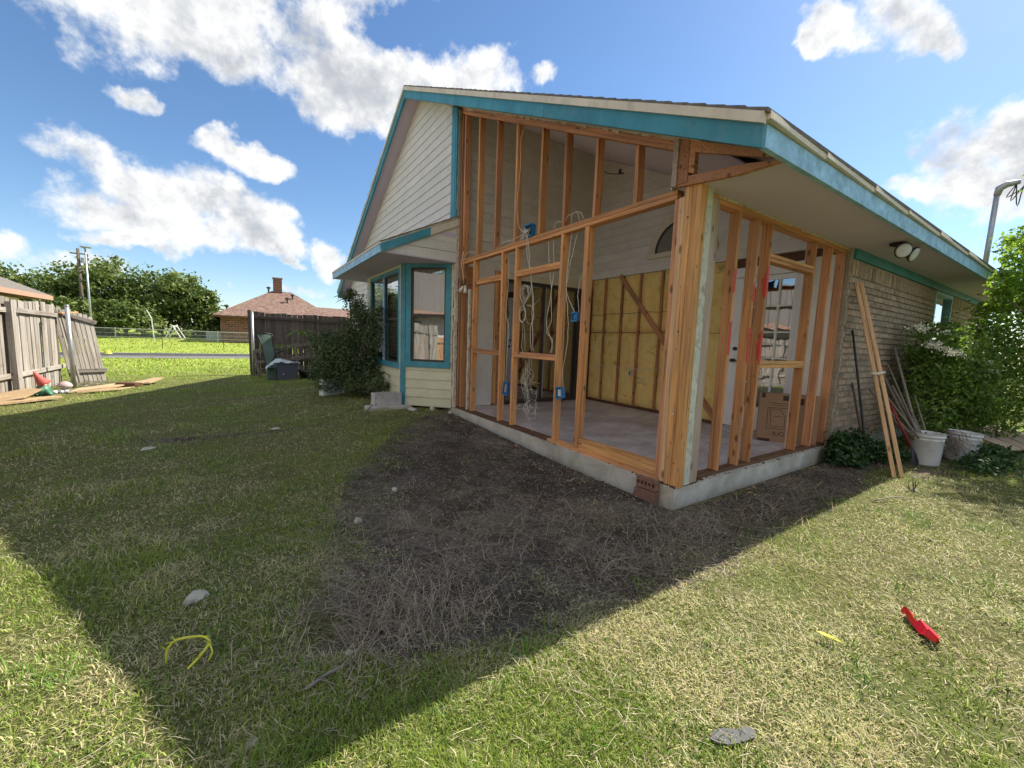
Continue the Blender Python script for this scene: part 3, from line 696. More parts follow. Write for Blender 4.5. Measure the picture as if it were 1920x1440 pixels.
# arched window
aw = MB(); n = 20; V = []; Fq = []
for i in range(n + 1):
    a = math.pi * i / n
    for r, xx in ((AR + 0.12, 3.06), (AR - 0.015, 3.06), (AR - 0.015, 3.14), (AR + 0.12, 3.14)): V.append((xx, AC + r * math.cos(a), 2.76 + r * math.sin(a)))
for i in range(n):
    for j in range(4):
        k = (j + 1) % 4; Fq.append((i * 4 + j, i * 4 + k, (i + 1) * 4 + k, (i + 1) * 4 + j))
aw.add(V, Fq); aw.box((3.05, AC - AR - 0.14, 2.68), (3.14, AC + AR + 0.14, 2.76))
arch = aw.build('arched_window', M['trimcream'], HP)
V = [(3.068, AC, 2.76)] + [(3.068, AC + AR * math.cos(math.pi * i / n), 2.76 + AR * math.sin(math.pi * i / n)) for i in range(n + 1)]
obj('pane', V, [(0, i + 1, i + 2) for i in range(n)], M['glass'], arch)
obj('unlit_backing', [(v[0] + .008, v[1], v[2]) for v in V], [(0, i + 1, i + 2) for i in range(n)], M['darkroom'], arch)  # near-black sheet paints in the shade of the room behind the glass
m = MB(); V = []; Fq = []
for i in range(n + 1):
    a = math.pi * i / n
    for r, xx in ((AR - 0.012, 3.058), (AR - 0.045, 3.058), (AR - 0.045, 3.067), (AR - 0.012, 3.067)): V.append((xx, AC + r * math.cos(a), 2.76 + r * math.sin(a)))
Fq = []
for i in range(n):
    for j in range(4):
        k = (j + 1) % 4; Fq.append((i * 4 + j, i * 4 + k, (i + 1) * 4 + k, (i + 1) * 4 + j))
m.add(V, Fq); m.box((3.056, AC - 0.012, 2.765), (3.066, AC + 0.012, 2.76 + AR - 0.05)); m.build('muntin', M['bronze'], arch)
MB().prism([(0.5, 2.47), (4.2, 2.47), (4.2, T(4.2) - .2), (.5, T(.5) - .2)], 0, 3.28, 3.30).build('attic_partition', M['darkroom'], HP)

# --- insulated wall B below 2.47
iw = MB().box((3.16, 1.50, 0.0), (3.20, 4.3, 2.47)).box((3.16, 0.06, 2.34), (3.2, 1.5, 2.47)).build('insulated_wall', M['stud_dark'], HP)
sy = [4.28, 3.89, 3.46, 3.04, 2.58, 2.16, 1.74, 1.44]
for y in sy:
    lumber('stud', (3.115, y, 0.05), (3.115, y, 2.46), 0.04, 0.085, M['stud_red'], iw, up=(1, 0, 0))
lumber('bottom_plate', (3.10, 1.36, 0.03), (3.10, 4.3, 0.03), 0.10, 0.05, M['stud_dark'], iw)
def batt(y0, y1, z0, z1, sd):
    ny_, nz_ = 9, max(8, int((z1 - z0) / 0.06)); V = []; Fq = []
    r_ = random.Random(sd)
    for j in range(nz_ + 1):
        for i in range(ny_ + 1):
            u = i / ny_; v_ = j / nz_; y = y0 + (y1 - y0) * u; z = z0 + (z1 - z0) * v_
            e = min(1, math.sin(math.pi * u) * 1.7) ** 0.6 * min(1, math.sin(math.pi * v_) * 5 + 0.12)
            bul = 0.075 * e * (0.75 + 0.5 * float(vnoise(np.array(y * 5 + sd), np.array(z * 4.)))) + 0.02 * float(vnoise(np.array(y * 19. + sd), np.array(z * 17.)))
            for zc in (1.40, 1.75, 0.78): bul -= 0.028 * math.exp(-((z - zc) / 0.03) ** 2)
            V.append((3.128 - bul * .62, y, z))
    for j in range(nz_):
        for i in range(ny_):
            a = j * (ny_ + 1) + i; Fq.append((a, a + ny_ + 1, a + ny_ + 2, a + 1))
    obj('insulation_batt', V, Fq, M['batt'], iw, smooth=True)
for i in range(len(sy) - 1):
    a, b = sy[i + 1] + 0.008, sy[i] - 0.008
    batt(a, b, 0.055, 1.40, i); batt(a, b, 1.405, 2.465, i + 20)
lumber('brace', (3.048, 3.50, 2.47), (3.055, 1.40, 0.06), 0.02, 0.088, M['stud_red'], iw, up=(0, .72, .7))
for zc, yy0 in ((0.74, 4.25), (1.40, 4.25), (1.755, 4.25)):
    pts = [(3.075 - 0.012 * random.random(), yy0 - i * 0.28, zc + 0.012 * math.sin(i * 2.3 + zc * 9) + 0.025 * (i / 10)) for i in range(10)]
    MB().tube(pts, 0.004, 5).build('cable', M['wire'] if zc < 1 else M['stud_dark'], iw)
MB().box((3.05, 3.10, 0.60), (3.10, 3.155, 0.72)).build('outlet_box', M['bucket'], iw)
MB().box((3.045, 3.115, 0.63), (3.052, 3.14, 0.69)).build('outlet_slot', M['black'], iw)

# --- french door in wall B
dw = MB().box((3.06, 0.36, 2.20), (3.16, 1.46, 2.33)).box((3.06, 1.35, 0.02), (3.16, 1.46, 2.20)).box((3.06, 0.36, 0.02), (3.16, 0.47, 2.20)).build('door_frame', M['white'], HP)
MB().box((3.10, 0.12, 0.02), (3.18, 0.36, 2.36)).build('wall_panel', M['greyboard'], HP)
MB().box((3.02, 0.36, 0.0), (3.16, 1.46, 0.035)).build('threshold', M['metal'], HP)
fd = MB().box((3.10, 0.475, 0.04), (3.14, 0.555, 2.195)).box((3.10, 1.09, 0.04), (3.14, 1.345, 2.195)).box((3.10, 0.555, 2.13), (3.14, 1.09, 2.195)).box((3.10, 0.555, 0.04), (3.14, 1.09, 0.36)).build('french_door', M['white'], HP)
for i in range(3):
    for j in range(5):
        y0 = 0.555 + i * 0.5350 / 3; z0 = 0.36 + j * 1.77 / 5
        obj('pane', [(3.12, y0, z0), (3.12, y0 + 0.1783, z0), (3.12, y0 + 0.1783, z0 + 0.354), (3.12, y0, z0 + 0.354)], [(0, 1, 2, 3)], M['glass'], fd)
for i in (1, 2):
    y0 = 0.555 + i * 0.5350 / 3; MB().box((3.097, y0 - 0.011, 0.36), (3.137, y0 + 0.011, 2.13)).build('muntin', M['white'], fd)
for j in (1, 2, 3, 4):
    z0 = 0.36 + j * 1.77 / 5; MB().box((3.0975, 0.555, z0 - 0.011), (3.1365, 1.09, z0 + 0.011)).build('muntin', M['white'], fd)
MB().tube([(3.10, 1.255, 1.01), (3.03, 1.255, 1.01)], 0.026, 12).tube([(3.045, 1.255, 1.01), (3.045, 1.18, 1.0)], 0.011, 8).build('door_handle', M['black'], fd)
MB().tube([(3.10, 1.245, 1.18), (3.07, 1.245, 1.18)], 0.028, 12).build('deadbolt', M['black'], fd)
# curtain behind the glass
V = []; Fq = []; k = 60
for i in range(k + 1):
    y = 0.5 + 0.65 * i / k; xx = 3.19 + 0.018 * math.sin(i * 1.25) + 0.006 * math.sin(i * 3.3)
    V += [(xx, y, 0.3), (xx, y, 2.0)]
for i in range(k): Fq.append((2 * i, 2 * i + 2, 2 * i + 3, 2 * i + 1))
obj('curtain', V, Fq, M['curtain'], fd, smooth=True)

# --- wall A lower part: pale panel, sliding door
MB().box((0.14, 4.27, 0.01), (0.34, 4.40, 2.38)).box((0.80, 4.27, 0.01), (0.90, 4.40, 2.38)).build('wall_panel', M['stud_red'], HP)
MB().box((0.34, 4.255, 0.02), (0.745, 4.40, 2.46)).build('wall_panel', M['greyboard'], HP)
lumber('stud', (0.775, 4.25, 0.05), (0.775, 4.25, 2.36), 0.05, 0.09, M['stud_gold'], HP, up=(0, 1, 0))
sd = MB().box((0.92, 4.24, 0.04), (0.98, 4.34, 2.26)).box((2.70, 4.24, 0.04), (2.76, 4.34, 2.26)).box((0.98, 4.24, 2.20), (2.70, 4.34, 2.26)).box((0.98, 4.24, 0.03), (2.70, 4.34, 0.08)).build('sliding_door', M['bronze'], HP)
for x0, x1, yy_ in ((0.98, 1.88, 4.265), (1.80, 2.70, 4.30)):
    MB().box((x0, yy_ - 0.015, 0.08), (x0 + 0.05, yy_ + 0.015, 2.20)).box((x1 - 0.05, yy_ - 0.015, 0.08), (x1, yy_ + 0.015, 2.20)).build('door_stile', M['bronze'], sd)
    obj('pane', [(x0 + .05, yy_, 0.08), (x1 - .05, yy_, 0.08), (x1 - .05, yy_, 2.2), (x0 + .05, yy_, 2.2)], [(0, 1, 2, 3)], M['glass'], sd)
MB().box((1.86, 4.235, 0.1), (1.885, 4.25, 2.2)).build('track_strip', M['metal'], sd)
MB().box((0.90, 4.225, 2.262), (2.95, 4.33, 2.378)).build('door_header', M['trimcream'], HP)
MB().box((2.76, 4.26, 0.01), (3.1, 4.40, 2.26)).build('wall_panel', M['stud_dark'], HP)
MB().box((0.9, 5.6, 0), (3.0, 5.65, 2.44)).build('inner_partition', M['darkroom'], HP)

# --- porch framing, gable side (outer face x = 0.05)
XF = 0.05
def gstud(y, z0, z1, mat='stud', dy=0.040, top=None):
    """y = left edge; the 2x4's narrow face points out"""
    jx = random.uniform(-0.004, 0.004)
    return lumber('stud', (XF + 0.0445 + jx, y - dy / 2, z0), (XF + 0.0445 + jx + random.uniform(-.004, .004), y - dy / 2 + random.uniform(-.008, .008), z1), dy, 0.089, M[mat], HP, up=(1, 0, 0), warp=random.uniform(-.004, .004))
PL = lambda y: 2.635 + 0.488 * y            # underside of the sloping plate
for y, mt in ((4.13, 'stud_red'), (3.68, 'stud'), (3.15, 'stud_red'), (2.645, 'stud'), (2.11, 'stud'), (1.68, 'stud_red'), (1.205, 'stud_red'), (0.685, 'stud_red')):
    gstud(y, 2.452, PL(y - 0.04), mt)
gstud(4.24, 0.045, PL(4.2), 'stud_red')
lumber('top_plate', (XF + .0445, 0.20, PL(0.20) + 0.021), (XF + .0445, 4.26, PL(4.26) + 0.021), 0.089, 0.038, M['stud_red'], HP)
lumber('top_plate', (XF + .0445, 0.20, PL(0.20) + 0.062), (XF + .0445, 4.26, PL(4.26) + 0.062), 0.089, 0.038, M['stud_red'], HP)
MB().prism([(0.2, PL(.2) + .085), (4.26, PL(4.26) + .085), (4.26, T(4.26) - .11), (0.2, T(.2) - .11)], 0, 0.0, 0.10).build('frieze_strip', M['trimcream'], HP)
m = MB(); yv = 0.25
while yv < 4.2:
    w = random.uniform(0.05, 0.22); h = random.uniform(0.008, 0.035)
    m.prism([(yv, PL(yv) + .088 - h), (yv + w, PL(yv + w) + .088 - h * random.uniform(.3, 1)), (yv + w, PL(yv + w) + .09), (yv, PL(yv) + .09)], 0, XF - 0.012, XF - 0.003); yv += w + random.uniform(0, .1)
tag(m.build('torn_sheathing_edge', M['torn'], HP), kind='stuff')
lumber('header_beam', (XF + .0445, 0.22, 2.432), (XF + .0445, 4.14, 2.432), 0.091, 0.037, M['stud'], HP)
lumber('header_beam', (XF + .0445, 0.22, 2.392), (XF + .0445, 4.14, 2.392), 0.089, 0.038, M['stud'], HP)
for y in (4.13,): gstud(y, 0.045, 2.37, 'stud')
for y, mt in ((3.75, 'stud'), (2.915, 'stud'), (2.59, 'stud'), (1.67, 'stud'), (1.30, 'stud')):
    gstud(y, 0.045, 2.37, mt, dy=0.042 if y != 1.30 else 0.06)
for y0, y1 in ((2.915, 3.708), (1.67, 2.548)):
    for z, mt in ((2.062, 'stud'), (2.022, 'stud')): lumber('window_header', (XF + .0445, y0, z), (XF + .0445, y1, z + .002), 0.088, 0.037, M[mt], HP)
    for z, mt in ((1.018, 'stud_red'), (0.983, 'stud')): lumber('sill_block', (XF + .0445, y0, z), (XF + .0445, y1, z), 0.088, 0.034, M[mt], HP)
for a, b in ((0.20, 1.75), (1.755, 4.28)): lumber('bottom_plate', (XF + .0445, a, 0.024), (XF + .0445, b, 0.024), 0.10, 0.036, M['stud_dark'] if a > 1 else M['stud'], HP)
lumber('kick_board', (XF + .035, 0.215, 0.108), (XF + .035, 1.235, 0.104), 0.038, 0.125, M['stud_gold'], HP)
# corner build-up
lumber('stud', (0.095, 0.215, 0.03), (0.095, 0.215, 2.37), 0.046, 0.09, M['stud_red'], HP, up=(1, 0, 0))
lumber('stud', (0.085, 0.164, 0.02), (0.085, 0.164, 2.37), 0.052, 0.09, M['stud_pale'], HP, up=(1, 0, 0))
lumber('corner_post', (0.072, 0.104, 0.008), (0.072, 0.102, 2.44), 0.064, 0.078, M['stud_gold'], HP, up=(1, 0, 0), bev=0.005)
lumber('corner_post', (0.070, 0.029, 0.008), (0.071, 0.028, 2.44), 0.080, 0.078, M['stud_gold'], HP, up=(1, 0, 0), bev=0.006)
lumber('corner_trim', (0.157, 0.010, 0.02), (0.157, 0.010, 2.44), 0.03, 0.086, M['peeled'], HP, up=(1, 0, 0))
lumber('stud', (0.265, 0.050, 0.02), (0.265, 0.050, 2.37), 0.089, 0.10, M['stud_grey'], HP, up=(1, 0, 0))
lumber('stud', (0.372, 0.092, 0.03), (0.372, 0.092, 2.37), 0.089, 0.038, M['stud_gold'], HP, up=(1, 0, 0))
for (y_, z_) in ((.075, 1.97), (.088, .62), (.10, 1.30), (.045, .21), (.095, 2.2)): MB().tube([(0.0345, y_, z_), (0.0305, y_, z_)], .0075 if z_ > .3 else .006, 8).build('nail_head', M['wire'] if z_ in (1.97, .62) else M['black'], HP)
# eave return at the corner: end of the truss
MB().prism([(0.19, 2.452), (0.235, 2.452), (0.235, T(0.235) - 0.13), (0.19, T(0.19) - 0.13)], 0, -0.02, 0.05).build('end_post', M['stud_grey'], HP)
MB().prism([(0.10, 2.46), (0.185, 2.46), (0.185, T(0.185) - 0.16), (0.10, T(0.10) - 0.16)], 0, -0.01, 0.05).build('truss_web', M['stud_red'], HP)
MB().prism([(0.05, 2.51), (0.10, 2.53), (0.10, T(.1) - .165), (.05, T(.05) - .165)], 0, -0.005, 0.045).build('truss_web', M['stud_red'], HP)
MB().prism([(0.185, 2.446), (0.185, 2.515), (-0.35, 2.452), (-0.56, 2.405), (-0.56, 2.395), (-.3, 2.395)], 0, 0.0, 0.042).build('soffit_joist', M['stud_red'], HP)
MB().prism([(0.05, T(.05) - .25), (0.05, T(.05) - .165), (-0.56, T(-.56) - .165), (-0.56, T(-.56) - .20)], 0, -0.004, 0.04).build('top_chord', M['stud_red'], HP)
MB().box((0.0, 0.236, 2.44), (0.052, 0.25, 2.86)).build('flashing', M['metal'], HP)
# --- porch framing, eave side (outer face y = 0.05)
YF = 0.05
def estud(xr, z0=0.045, z1=2.365, mat='stud', w=0.038):
    return lumber('stud', (xr - w / 2, YF + 0.0445, z0), (xr - w / 2 + random.uniform(-.006, .006), YF + 0.0445, z1), 0.089, w, M[mat], HP, up=(1, 0, 0), warp=random.uniform(-.004, .004))
for xr, mt in ((0.738, 'stud'), (1.086, 'stud'), (1.317, 'stud'), (2.325, 'stud'), (2.742, 'stud_red'), (3.134, 'stud_red')): estud(xr, mat=mt)
MB().box((2.42, 0.145, 0.02), (2.44, 0.2, 2.4)).build('wall_edge', M['greyboard'], HP)
lumber('top_plate', (0.20, YF + .0445, 2.384), (3.17, YF + .0445, 2.384), 0.089, 0.036, M['stud_red'], HP)
lumber('top_plate', (0.20, YF + .0445, 2.42), (3.17, YF + .0445, 2.42), 0.089, 0.033, M['stud'], HP)
m = MB(); xv = 0.2
while xv < 3.15:
    w = random.uniform(0.05, 0.2); h = random.uniform(0.006, 0.022); m.box((xv, 0.036, 2.424 - h), (xv + w, 0.048, 2.424)); xv += w + random.uniform(0, .03)
tag(m.build('torn_sheathing_edge', M['torn'], HP), kind='stuff')
lumber('window_header', (1.317, YF + .0445, 2.085), (2.287, YF + .0445, 2.085), 0.086, 0.036, M['stud_gold'], HP)
lumber('window_header', (1.317, YF + .0445, 2.045), (2.287, YF + .0445, 2.045), 0.088, 0.036, M['stud'], HP)
lumber('sill_block', (1.317, YF + .0445, 1.05), (2.287, YF + .0445, 1.05), 0.088, 0.036, M['stud_gold'], HP)
lumber('sill_block', (1.317, YF + .0445, 1.012), (2.287, YF + .0445, 1.012), 0.086, 0.036, M['stud_gold'], HP)
lumber('bottom_plate', (0.42, YF + .05, 0.024), (3.17, YF + .05, 0.024), 0.085, 0.034, M['stud_dark'], HP)
# red spray paint strips across the narrow stud faces
rp = MB()
for xr, z0, z1 in ((0.738, 1.68, 1.88), (0.738, 1.12, 1.42), (1.086, 1.62, 1.78), (1.086, 1.05, 1.38), (1.317, 1.03, 1.36), (1.317, 1.70, 1.98)):
    rp = MB().box((xr - 0.036, YF - 0.0035, z0), (xr - 0.002, YF + 0.002, z1)); rp.build('paint_mark', M['red'], HP)
for xr, z0, z1 in ((1.086, 1.05, 1.34), (1.317, 1.05, 1.33), (1.317, 1.66, 1.95)):
    MB().prism([(YF - 0.004, z0), (YF + 0.03, z0 + 0.05), (YF + 0.035, z1 - .1), (YF - 0.004, z1)], 0, xr - 0.0395, xr - 0.036).build('paint_mark', M['red'], HP)
# torn stucco/trim where the framed wall meets the bay and the brick
def torn_strip(axis, x, y, z0, z1, w, d, name='torn_trim', mat='torn', n=26):
    m = MB()
    for i in range(n):
        za = z0 + (z1 - z0) * i / n; zb = z0 + (z1 - z0) * (i + 1) / n + 0.004; ww = w * random.uniform(0.55, 1.15); dd = d * random.uniform(.5, 1.1)
        if axis == 'g': m.box((x - dd, y - ww / 2, za), (x + 0.02, y + w / 2, zb))
        else: m.box((x - w / 2, y - dd, za), (x - w / 2 + ww, y + 0.02, zb))
    return m.build(name, M[mat], HP)
torn_strip('g', 0.02, 4.27, 0.02, 3.10, 0.075, 0.035)
torn_strip('g', 0.05, 3.84, 0.05, 1.95, 0.05, 0.018)
torn_strip('g', 0.02, 4.245, 3.12, T(4.2) - .2, 0.025, 0.03, mat='mortar')
torn_strip('e', 3.175, 0.03, 0.0, 2.44, 0.07, 0.04, mat='mortar', n=34)

# --- brick wall along the eave side
WX0, WX1, WZ0 = 7.05, 8.25, 1.25
bw = MB().box((3.20, 0.006, 0), (WX0, 0.12, 2.30)).box((WX0, 0.006, 0), (WX1, 0.12, WZ0)).box((WX1, 0.006, 0), (12, 0.12, 2.30)).box((3.2, 0.006, 2.30), (12, 0.12, 2.44)).build('brick_wall', M['mortar'], HP)
def brickmesh(name, L, H):
    b = 0.005; D = 0.018; V = []; Fq = []
    V = [(0, 0, 0), (L, 0, 0), (L, 0, H), (0, 0, H), (b, -D, b), (L - b, -D, b), (L - b, -D, H - b), (b, -D, H - b)]
    Fq = [(4, 5, 6, 7), (0, 1, 5, 4), (1, 2, 6, 5), (2, 3, 7, 6), (3, 0, 4, 7)]
    me = meshdata(name, V, Fq); me.materials.append(M['brick']); return me
bm_l = [brickmesh('brick', 0.192, 0.061) for _ in range(3)]; bm_s = brickmesh('brick', 0.062, 0.19)
rest = MB(); cnt = 0
items = []
for r in range(27):
    z = 0.006 + r * 0.0775; x = 3.20 - (0.1 if r % 2 else 0)
    while x < 12:
        x0 = max(x, 3.20); L = min(0.192, x + 0.192 - x0)
        if L > 0.03 and not (x0 + L > WX0 and x0 < WX1 and z + .06 > WZ0): items.append((x0, z, L, 0.061))
        x += 0.202
x = 3.205
while x < 12:
    if not (x + .06 > WX0 and x < WX1): items.append((x, 2.103, 0.062, 0.19))
    x += 0.0725
items.sort(key=lambda t: (t[0], t[1]))
for (x, z, L, H) in items:
    if cnt < 300:
        if abs(L - .192) < .001: me = bm_l[cnt % 3]
        elif H > .1: me = bm_s
        else: me = brickmesh('brick', L, H)
        o = bpy.data.objects.new('brick', me)
        o.matrix_basis = Matrix.Translation((x, 0.006 - random.uniform(0, 0.006), z + random.uniform(-.002, .002))) @ Matrix.Rotation(random.uniform(-.012, .012), 4, 'Y')
        link(o, bw); cnt += 1
    else:
        b = 0.005; D = 0.018 + random.uniform(0, .005); y = 0.006
        rest.add([(x, y, z), (x + L, y, z), (x + L, y, z + H), (x, y, z + H), (x + b, y - D, z + b), (x + L - b, y - D, z + b), (x + L - b, y - D, z + H - b), (x + b, y - D, z + H - b)], [(4, 5, 6, 7), (0, 1, 5, 4), (1, 2, 6, 5), (2, 3, 7, 6), (3, 0, 4, 7)])
tag(rest.build('bricks_farther', M['brick'], bw, fixn=False), kind='stuff').name = 'brick_courses'
MB().box((3.22, -0.022, 2.31), (12.2, 0.004, 2.424)).build('frieze_board', M['teal'], HP)
wn = MB().box((WX0, -0.01, WZ0), (WX0 + 0.06, 0.08, 2.30)).box((WX1 - .06, -0.01, WZ0), (WX1, 0.08, 2.30)).box((WX0 + .06, -0.01, 2.24), (WX1 - .06, 0.08, 2.30)).box((WX0 + .06, -0.01, WZ0), (WX1 - .06, 0.08, WZ0 + .06)).build('window', M['teal_light'], HP)
obj('pane', [(WX0 + .06, .05, WZ0 + .06), (WX1 - .06, .05, WZ0 + .06), (WX1 - .06, .05, 2.24), (WX0 + .06, .05, 2.24)], [(0, 1, 2, 3)], M['glass'], wn)
MB().box((WX0, 0.115, WZ0), (WX1, 0.12, 2.3)).build('blind', M['curtain'], wn)

# --- bay window with its shed roof
BX, BY0, BY1, EX = -0.65, 4.98, 7.28, -1.22
SH = lambda x: 3.13 + x * (3.13 - 2.55) / 1.22      # shed roof top
br = MB().prism([(EX, SH(EX) - .03), (0.0, SH(0) - .03), (0.0, SH(0)), (EX, SH(EX))], 1, 4.235, 8.02)
bay = br.build('bay_roof', M['trimcream'], HP)
s_ = MB()
for i in range(9):
    xa = EX - .015 + i * 0.138; xb = xa + 0.17; xb = min(xb, -0.002)
    y = 4.215 + random.uniform(-.01, .01)
    while y < 8.03:
        w = random.uniform(.25, .9); s_.prism([(xa, SH(xa) + .002), (xb, SH(xb) + .002), (xb, SH(xb) + .008), (xa, SH(xa) + .014)], 1, y, min(y + w - .005, 8.04)); y += w
tag(s_.build('shingle', M['shingle'], bay, fixn=False), kind='stuff')
MB().box((EX - .012, 4.235, 2.40), (EX + .02, 8.02, 2.515)).build('eave_fascia', M['teal_light'], bay)
MB().box((EX - .02, 4.225, 2.516), (EX + .02, 8.03, 2.545)).build('eave_trim', M['trimcream'], bay)
MB().prism([(EX + .02, 2.405), (-.46, SH(-.46) - .15), (-.46, SH(-.46) - .035), (EX - .012, SH(EX) - .035)], 1, 4.215, 4.245).build('rake_fascia', M['teal'], bay)
MB().prism([(-.458, SH(-.46) - .15), (0.01, SH(0.01) - .15), (0.01, SH(0) - .035), (-.458, SH(-.46) - .035)], 1, 4.217, 4.245).build('rake_fascia', M['trimcream'], bay)
MB().prism([(EX + .02, 2.405), (0, SH(0) - .15), (0, SH(0) - .035), (EX - .012, SH(EX) - .035)], 1, 8.0, 8.03).build('rake_fascia', M['teal'], bay)
# triangular siding under the rake
for i, (za, zb) in enumerate(((2.425, 2.565), (2.57, 2.71), (2.715, 2.855), (2.86, 2.98))):
    xl = lambda z: (z + .15 - 3.13) * 1.22 / .58
    MB().prism([(max(xl(za), EX + .03), za), (0.0, za), (0.0, zb), (min(-.005, xl(zb)), zb)], 1, 4.25 - .006 * (i % 2), 4.275).build('siding_board', M['siding'], bay)
MB().prism([(-.32, 2.80), (-.02, 2.80), (-.02, 2.93), (-.22, 2.93)], 1, 4.2445, 4.2475).build('paint_patch', M['soffit'], bay)
MB().prism([(EX, 2.43), (0, 2.43), (0, SH(0) - .03), (EX, SH(EX) - .03)], 1, 7.97, 7.99).build('siding_board', M['siding'], bay)
MB().box((EX + .02, 4.24, 2.405), (0.0, 8.0, 2.42)).build('soffit_panel', M['soffit'], bay)
bwall = thing  # (bay walls are parts of the house)
def facet(P, Q, wins, zs, ze, mat, name='bay_wall'):
    """facet from P to Q (seen from outside left->right is Q->P); wins: list (u0,u1) glass runs from P"""
    P = Vector((*P, 0)); Q = Vector((*Q, 0)); U = (Q - P).normalized(); L = (Q - P).length
    Nn = Vector((-U.y, U.x, 0))
    if Nn.x > 0: Nn = -Nn
    w0, w1 = wins[0][0] - .09, wins[-1][1] + .09
    w = siding_wall(name, P, U, Nn, L, 0.0, 2.40, mat, HP, holes=((max(w0, 0.0), min(w1, L), zs - .10, ze + .07),), thick=.08)
    A = lambda u, d, z: tuple(P + U * u + Nn * d + Vector((0, 0, z)))
    def bx(u0, u1, d0, d1, z0, z1, nm, mt, par):
        m = MB(); m.hexa([A(u0, d0, z0), A(u1, d0, z0), A(u1, d1, z0), A(u0, d1, z0), A(u0, d0, z1), A(u1, d0, z1), A(u1, d1, z1), A(u0, d1, z1)]); return m.build(nm, mt, par)
    bx(w0, w1, -.02, .032, ze + .0, ze + .07, 'window_trim', M['teal'], HP)
    bx(w0 - .01, w1 + .01, -.02, .036, zs - .10, zs, 'window_sill', M['teal'], HP)
    edges = [w0] + [(wins[i][1] + wins[i + 1][0]) / 2 for i in range(len(wins) - 1)] + [w1]
    bx(w0, wins[0][0], -.02, .032, zs, ze, 'window_trim', M['teal'], HP); bx(wins[-1][1], w1, -.02, .032, zs, ze, 'window_trim', M['teal'], HP)
    for i in range(len(wins) - 1): bx(wins[i][1], wins[i + 1][0], -.02, .028, zs, ze, 'window_trim', M['teal_light'], HP)
    for (u0, u1) in wins:
        f = MB(); zm = (zs + ze) / 2
        for (a, b, c, d) in ((u0, u0 + .028, zs, ze), (u1 - .028, u1, zs, ze), (u0 + .028, u1 - .028, ze - .03, ze), (u0 + .028, u1 - .028, zs, zs + .035), (u0 + .028, u1 - .028, zm - .025, zm + .02)):
            f.hexa([A(a, -.03, c), A(b, -.03, c), A(b, .012, c), A(a, .012, c), A(a, -.03, d), A(b, -.03, d), A(b, .012, d), A(a, .012, d)])
        fo = f.build('window', M['bronze'], HP)
        for z0_, z1_, dd in ((zs + .035, zm - .025, -.016), (zm + .02, ze - .03, -.006)):
            obj('pane', [A(u0 + .028, dd, z0_), A(u1 - .028, dd, z0_), A(u1 - .028, dd, z1_), A(u0 + .028, dd, z1_)], [(0, 1, 2, 3)], M['glass'], fo)
    return A, bx
A1, b1 = facet((0.0, 4.33), (BX, BY0), [(0.125, 0.745)], 0.77, 2.34, M['siding_green'])
b1(0.845, 0.935, 0.0, .03, 0.0, 2.40, 'corner_board', M['teal'], HP)
A2, b2 = facet((BX, BY0), (BX, BY1), [(0.13, 0.98), (1.07, 1.90)], 0.72, 2.28, M['siding_green'])
b2(-0.012, 0.038, 0.0, .03, 0.0, 2.40, 'corner_board', M['trimcream'], HP)
A3, b3 = facet((BX, BY1), (0.0, 7.93), [(0.15, 0.75)], 0.77, 2.34, M['siding_green'])
# curtains behind the bay glass and objects on the sill
V = []; Fq = []; k = 50
for i in range(k + 1):
    u = 0.06 + 0.78 * i / k; d = -.12 + .015 * math.sin(i * 1.5) + .006 * math.sin(i * 3.7); p = A1(u, d, 0); V += [(p[0], p[1], .75), (p[0], p[1], 2.36)]
for i in range(k): Fq.append((2 * i, 2 * i + 2, 2 * i + 3, 2 * i + 1))
obj('curtain', V, Fq, M['curtain'], HP, smooth=True)
m = MB()
for i in range(30):
    z = .80 + i * .05; m.hexa([A2(.15, -.10, z), A2(.95, -.10, z), A2(.95, -.075, z + .03), A2(.15, -.075, z + .03), A2(.15, -.10, z + .002), A2(.95, -.10, z + .002), A2(.95, -.075, z + .032), A2(.15, -.075, z + .032)])
m.build('window_blind', M['curtain'], HP)
MB().box((0.6, 4.6, 0.0), (0.65, 8.0, 2.4)).build('inner_partition', M['darkroom'], HP)
MB().box((-0.6, 4.95, 2.36), (0.6, 7.3, 2.38)).build('bay_ceiling', M['white'], HP)
# debris along the slab edge
m = MB()
for i in range(90):
    if random.random() < .5: x, y = random.uniform(0.0, .06), random.uniform(.1, 4.2)
    else: x, y = random.uniform(.1, 3.1), random.uniform(0.0, .06)
    s = random.uniform(.004, .014); m.box((x, y, .006), (x + s * random.uniform(.6, 2), y + s, .006 + s * .6))
for i in range(60):
    x, y = random.uniform(0.0, .42), random.uniform(-.0, .06) ; s = random.uniform(.006, .02)
    if random.random() < .5: x, y = random.uniform(0, .05), random.uniform(0, .3)
    m.hexa([(x, y, .006), (x + s * 2, y, .006), (x + s * 2.4, y + s, .006), (x, y + s, .006), (x + .002, y, .006 + s), (x + s * 1.4, y, .01 + s * .6), (x + s * 2, y + s, .008 + s * .5), (x, y + s, .007 + s * .8)])
tag(m.build('rotted_wood_crumbs', M['stud_dark'], HP), kind='stuff')
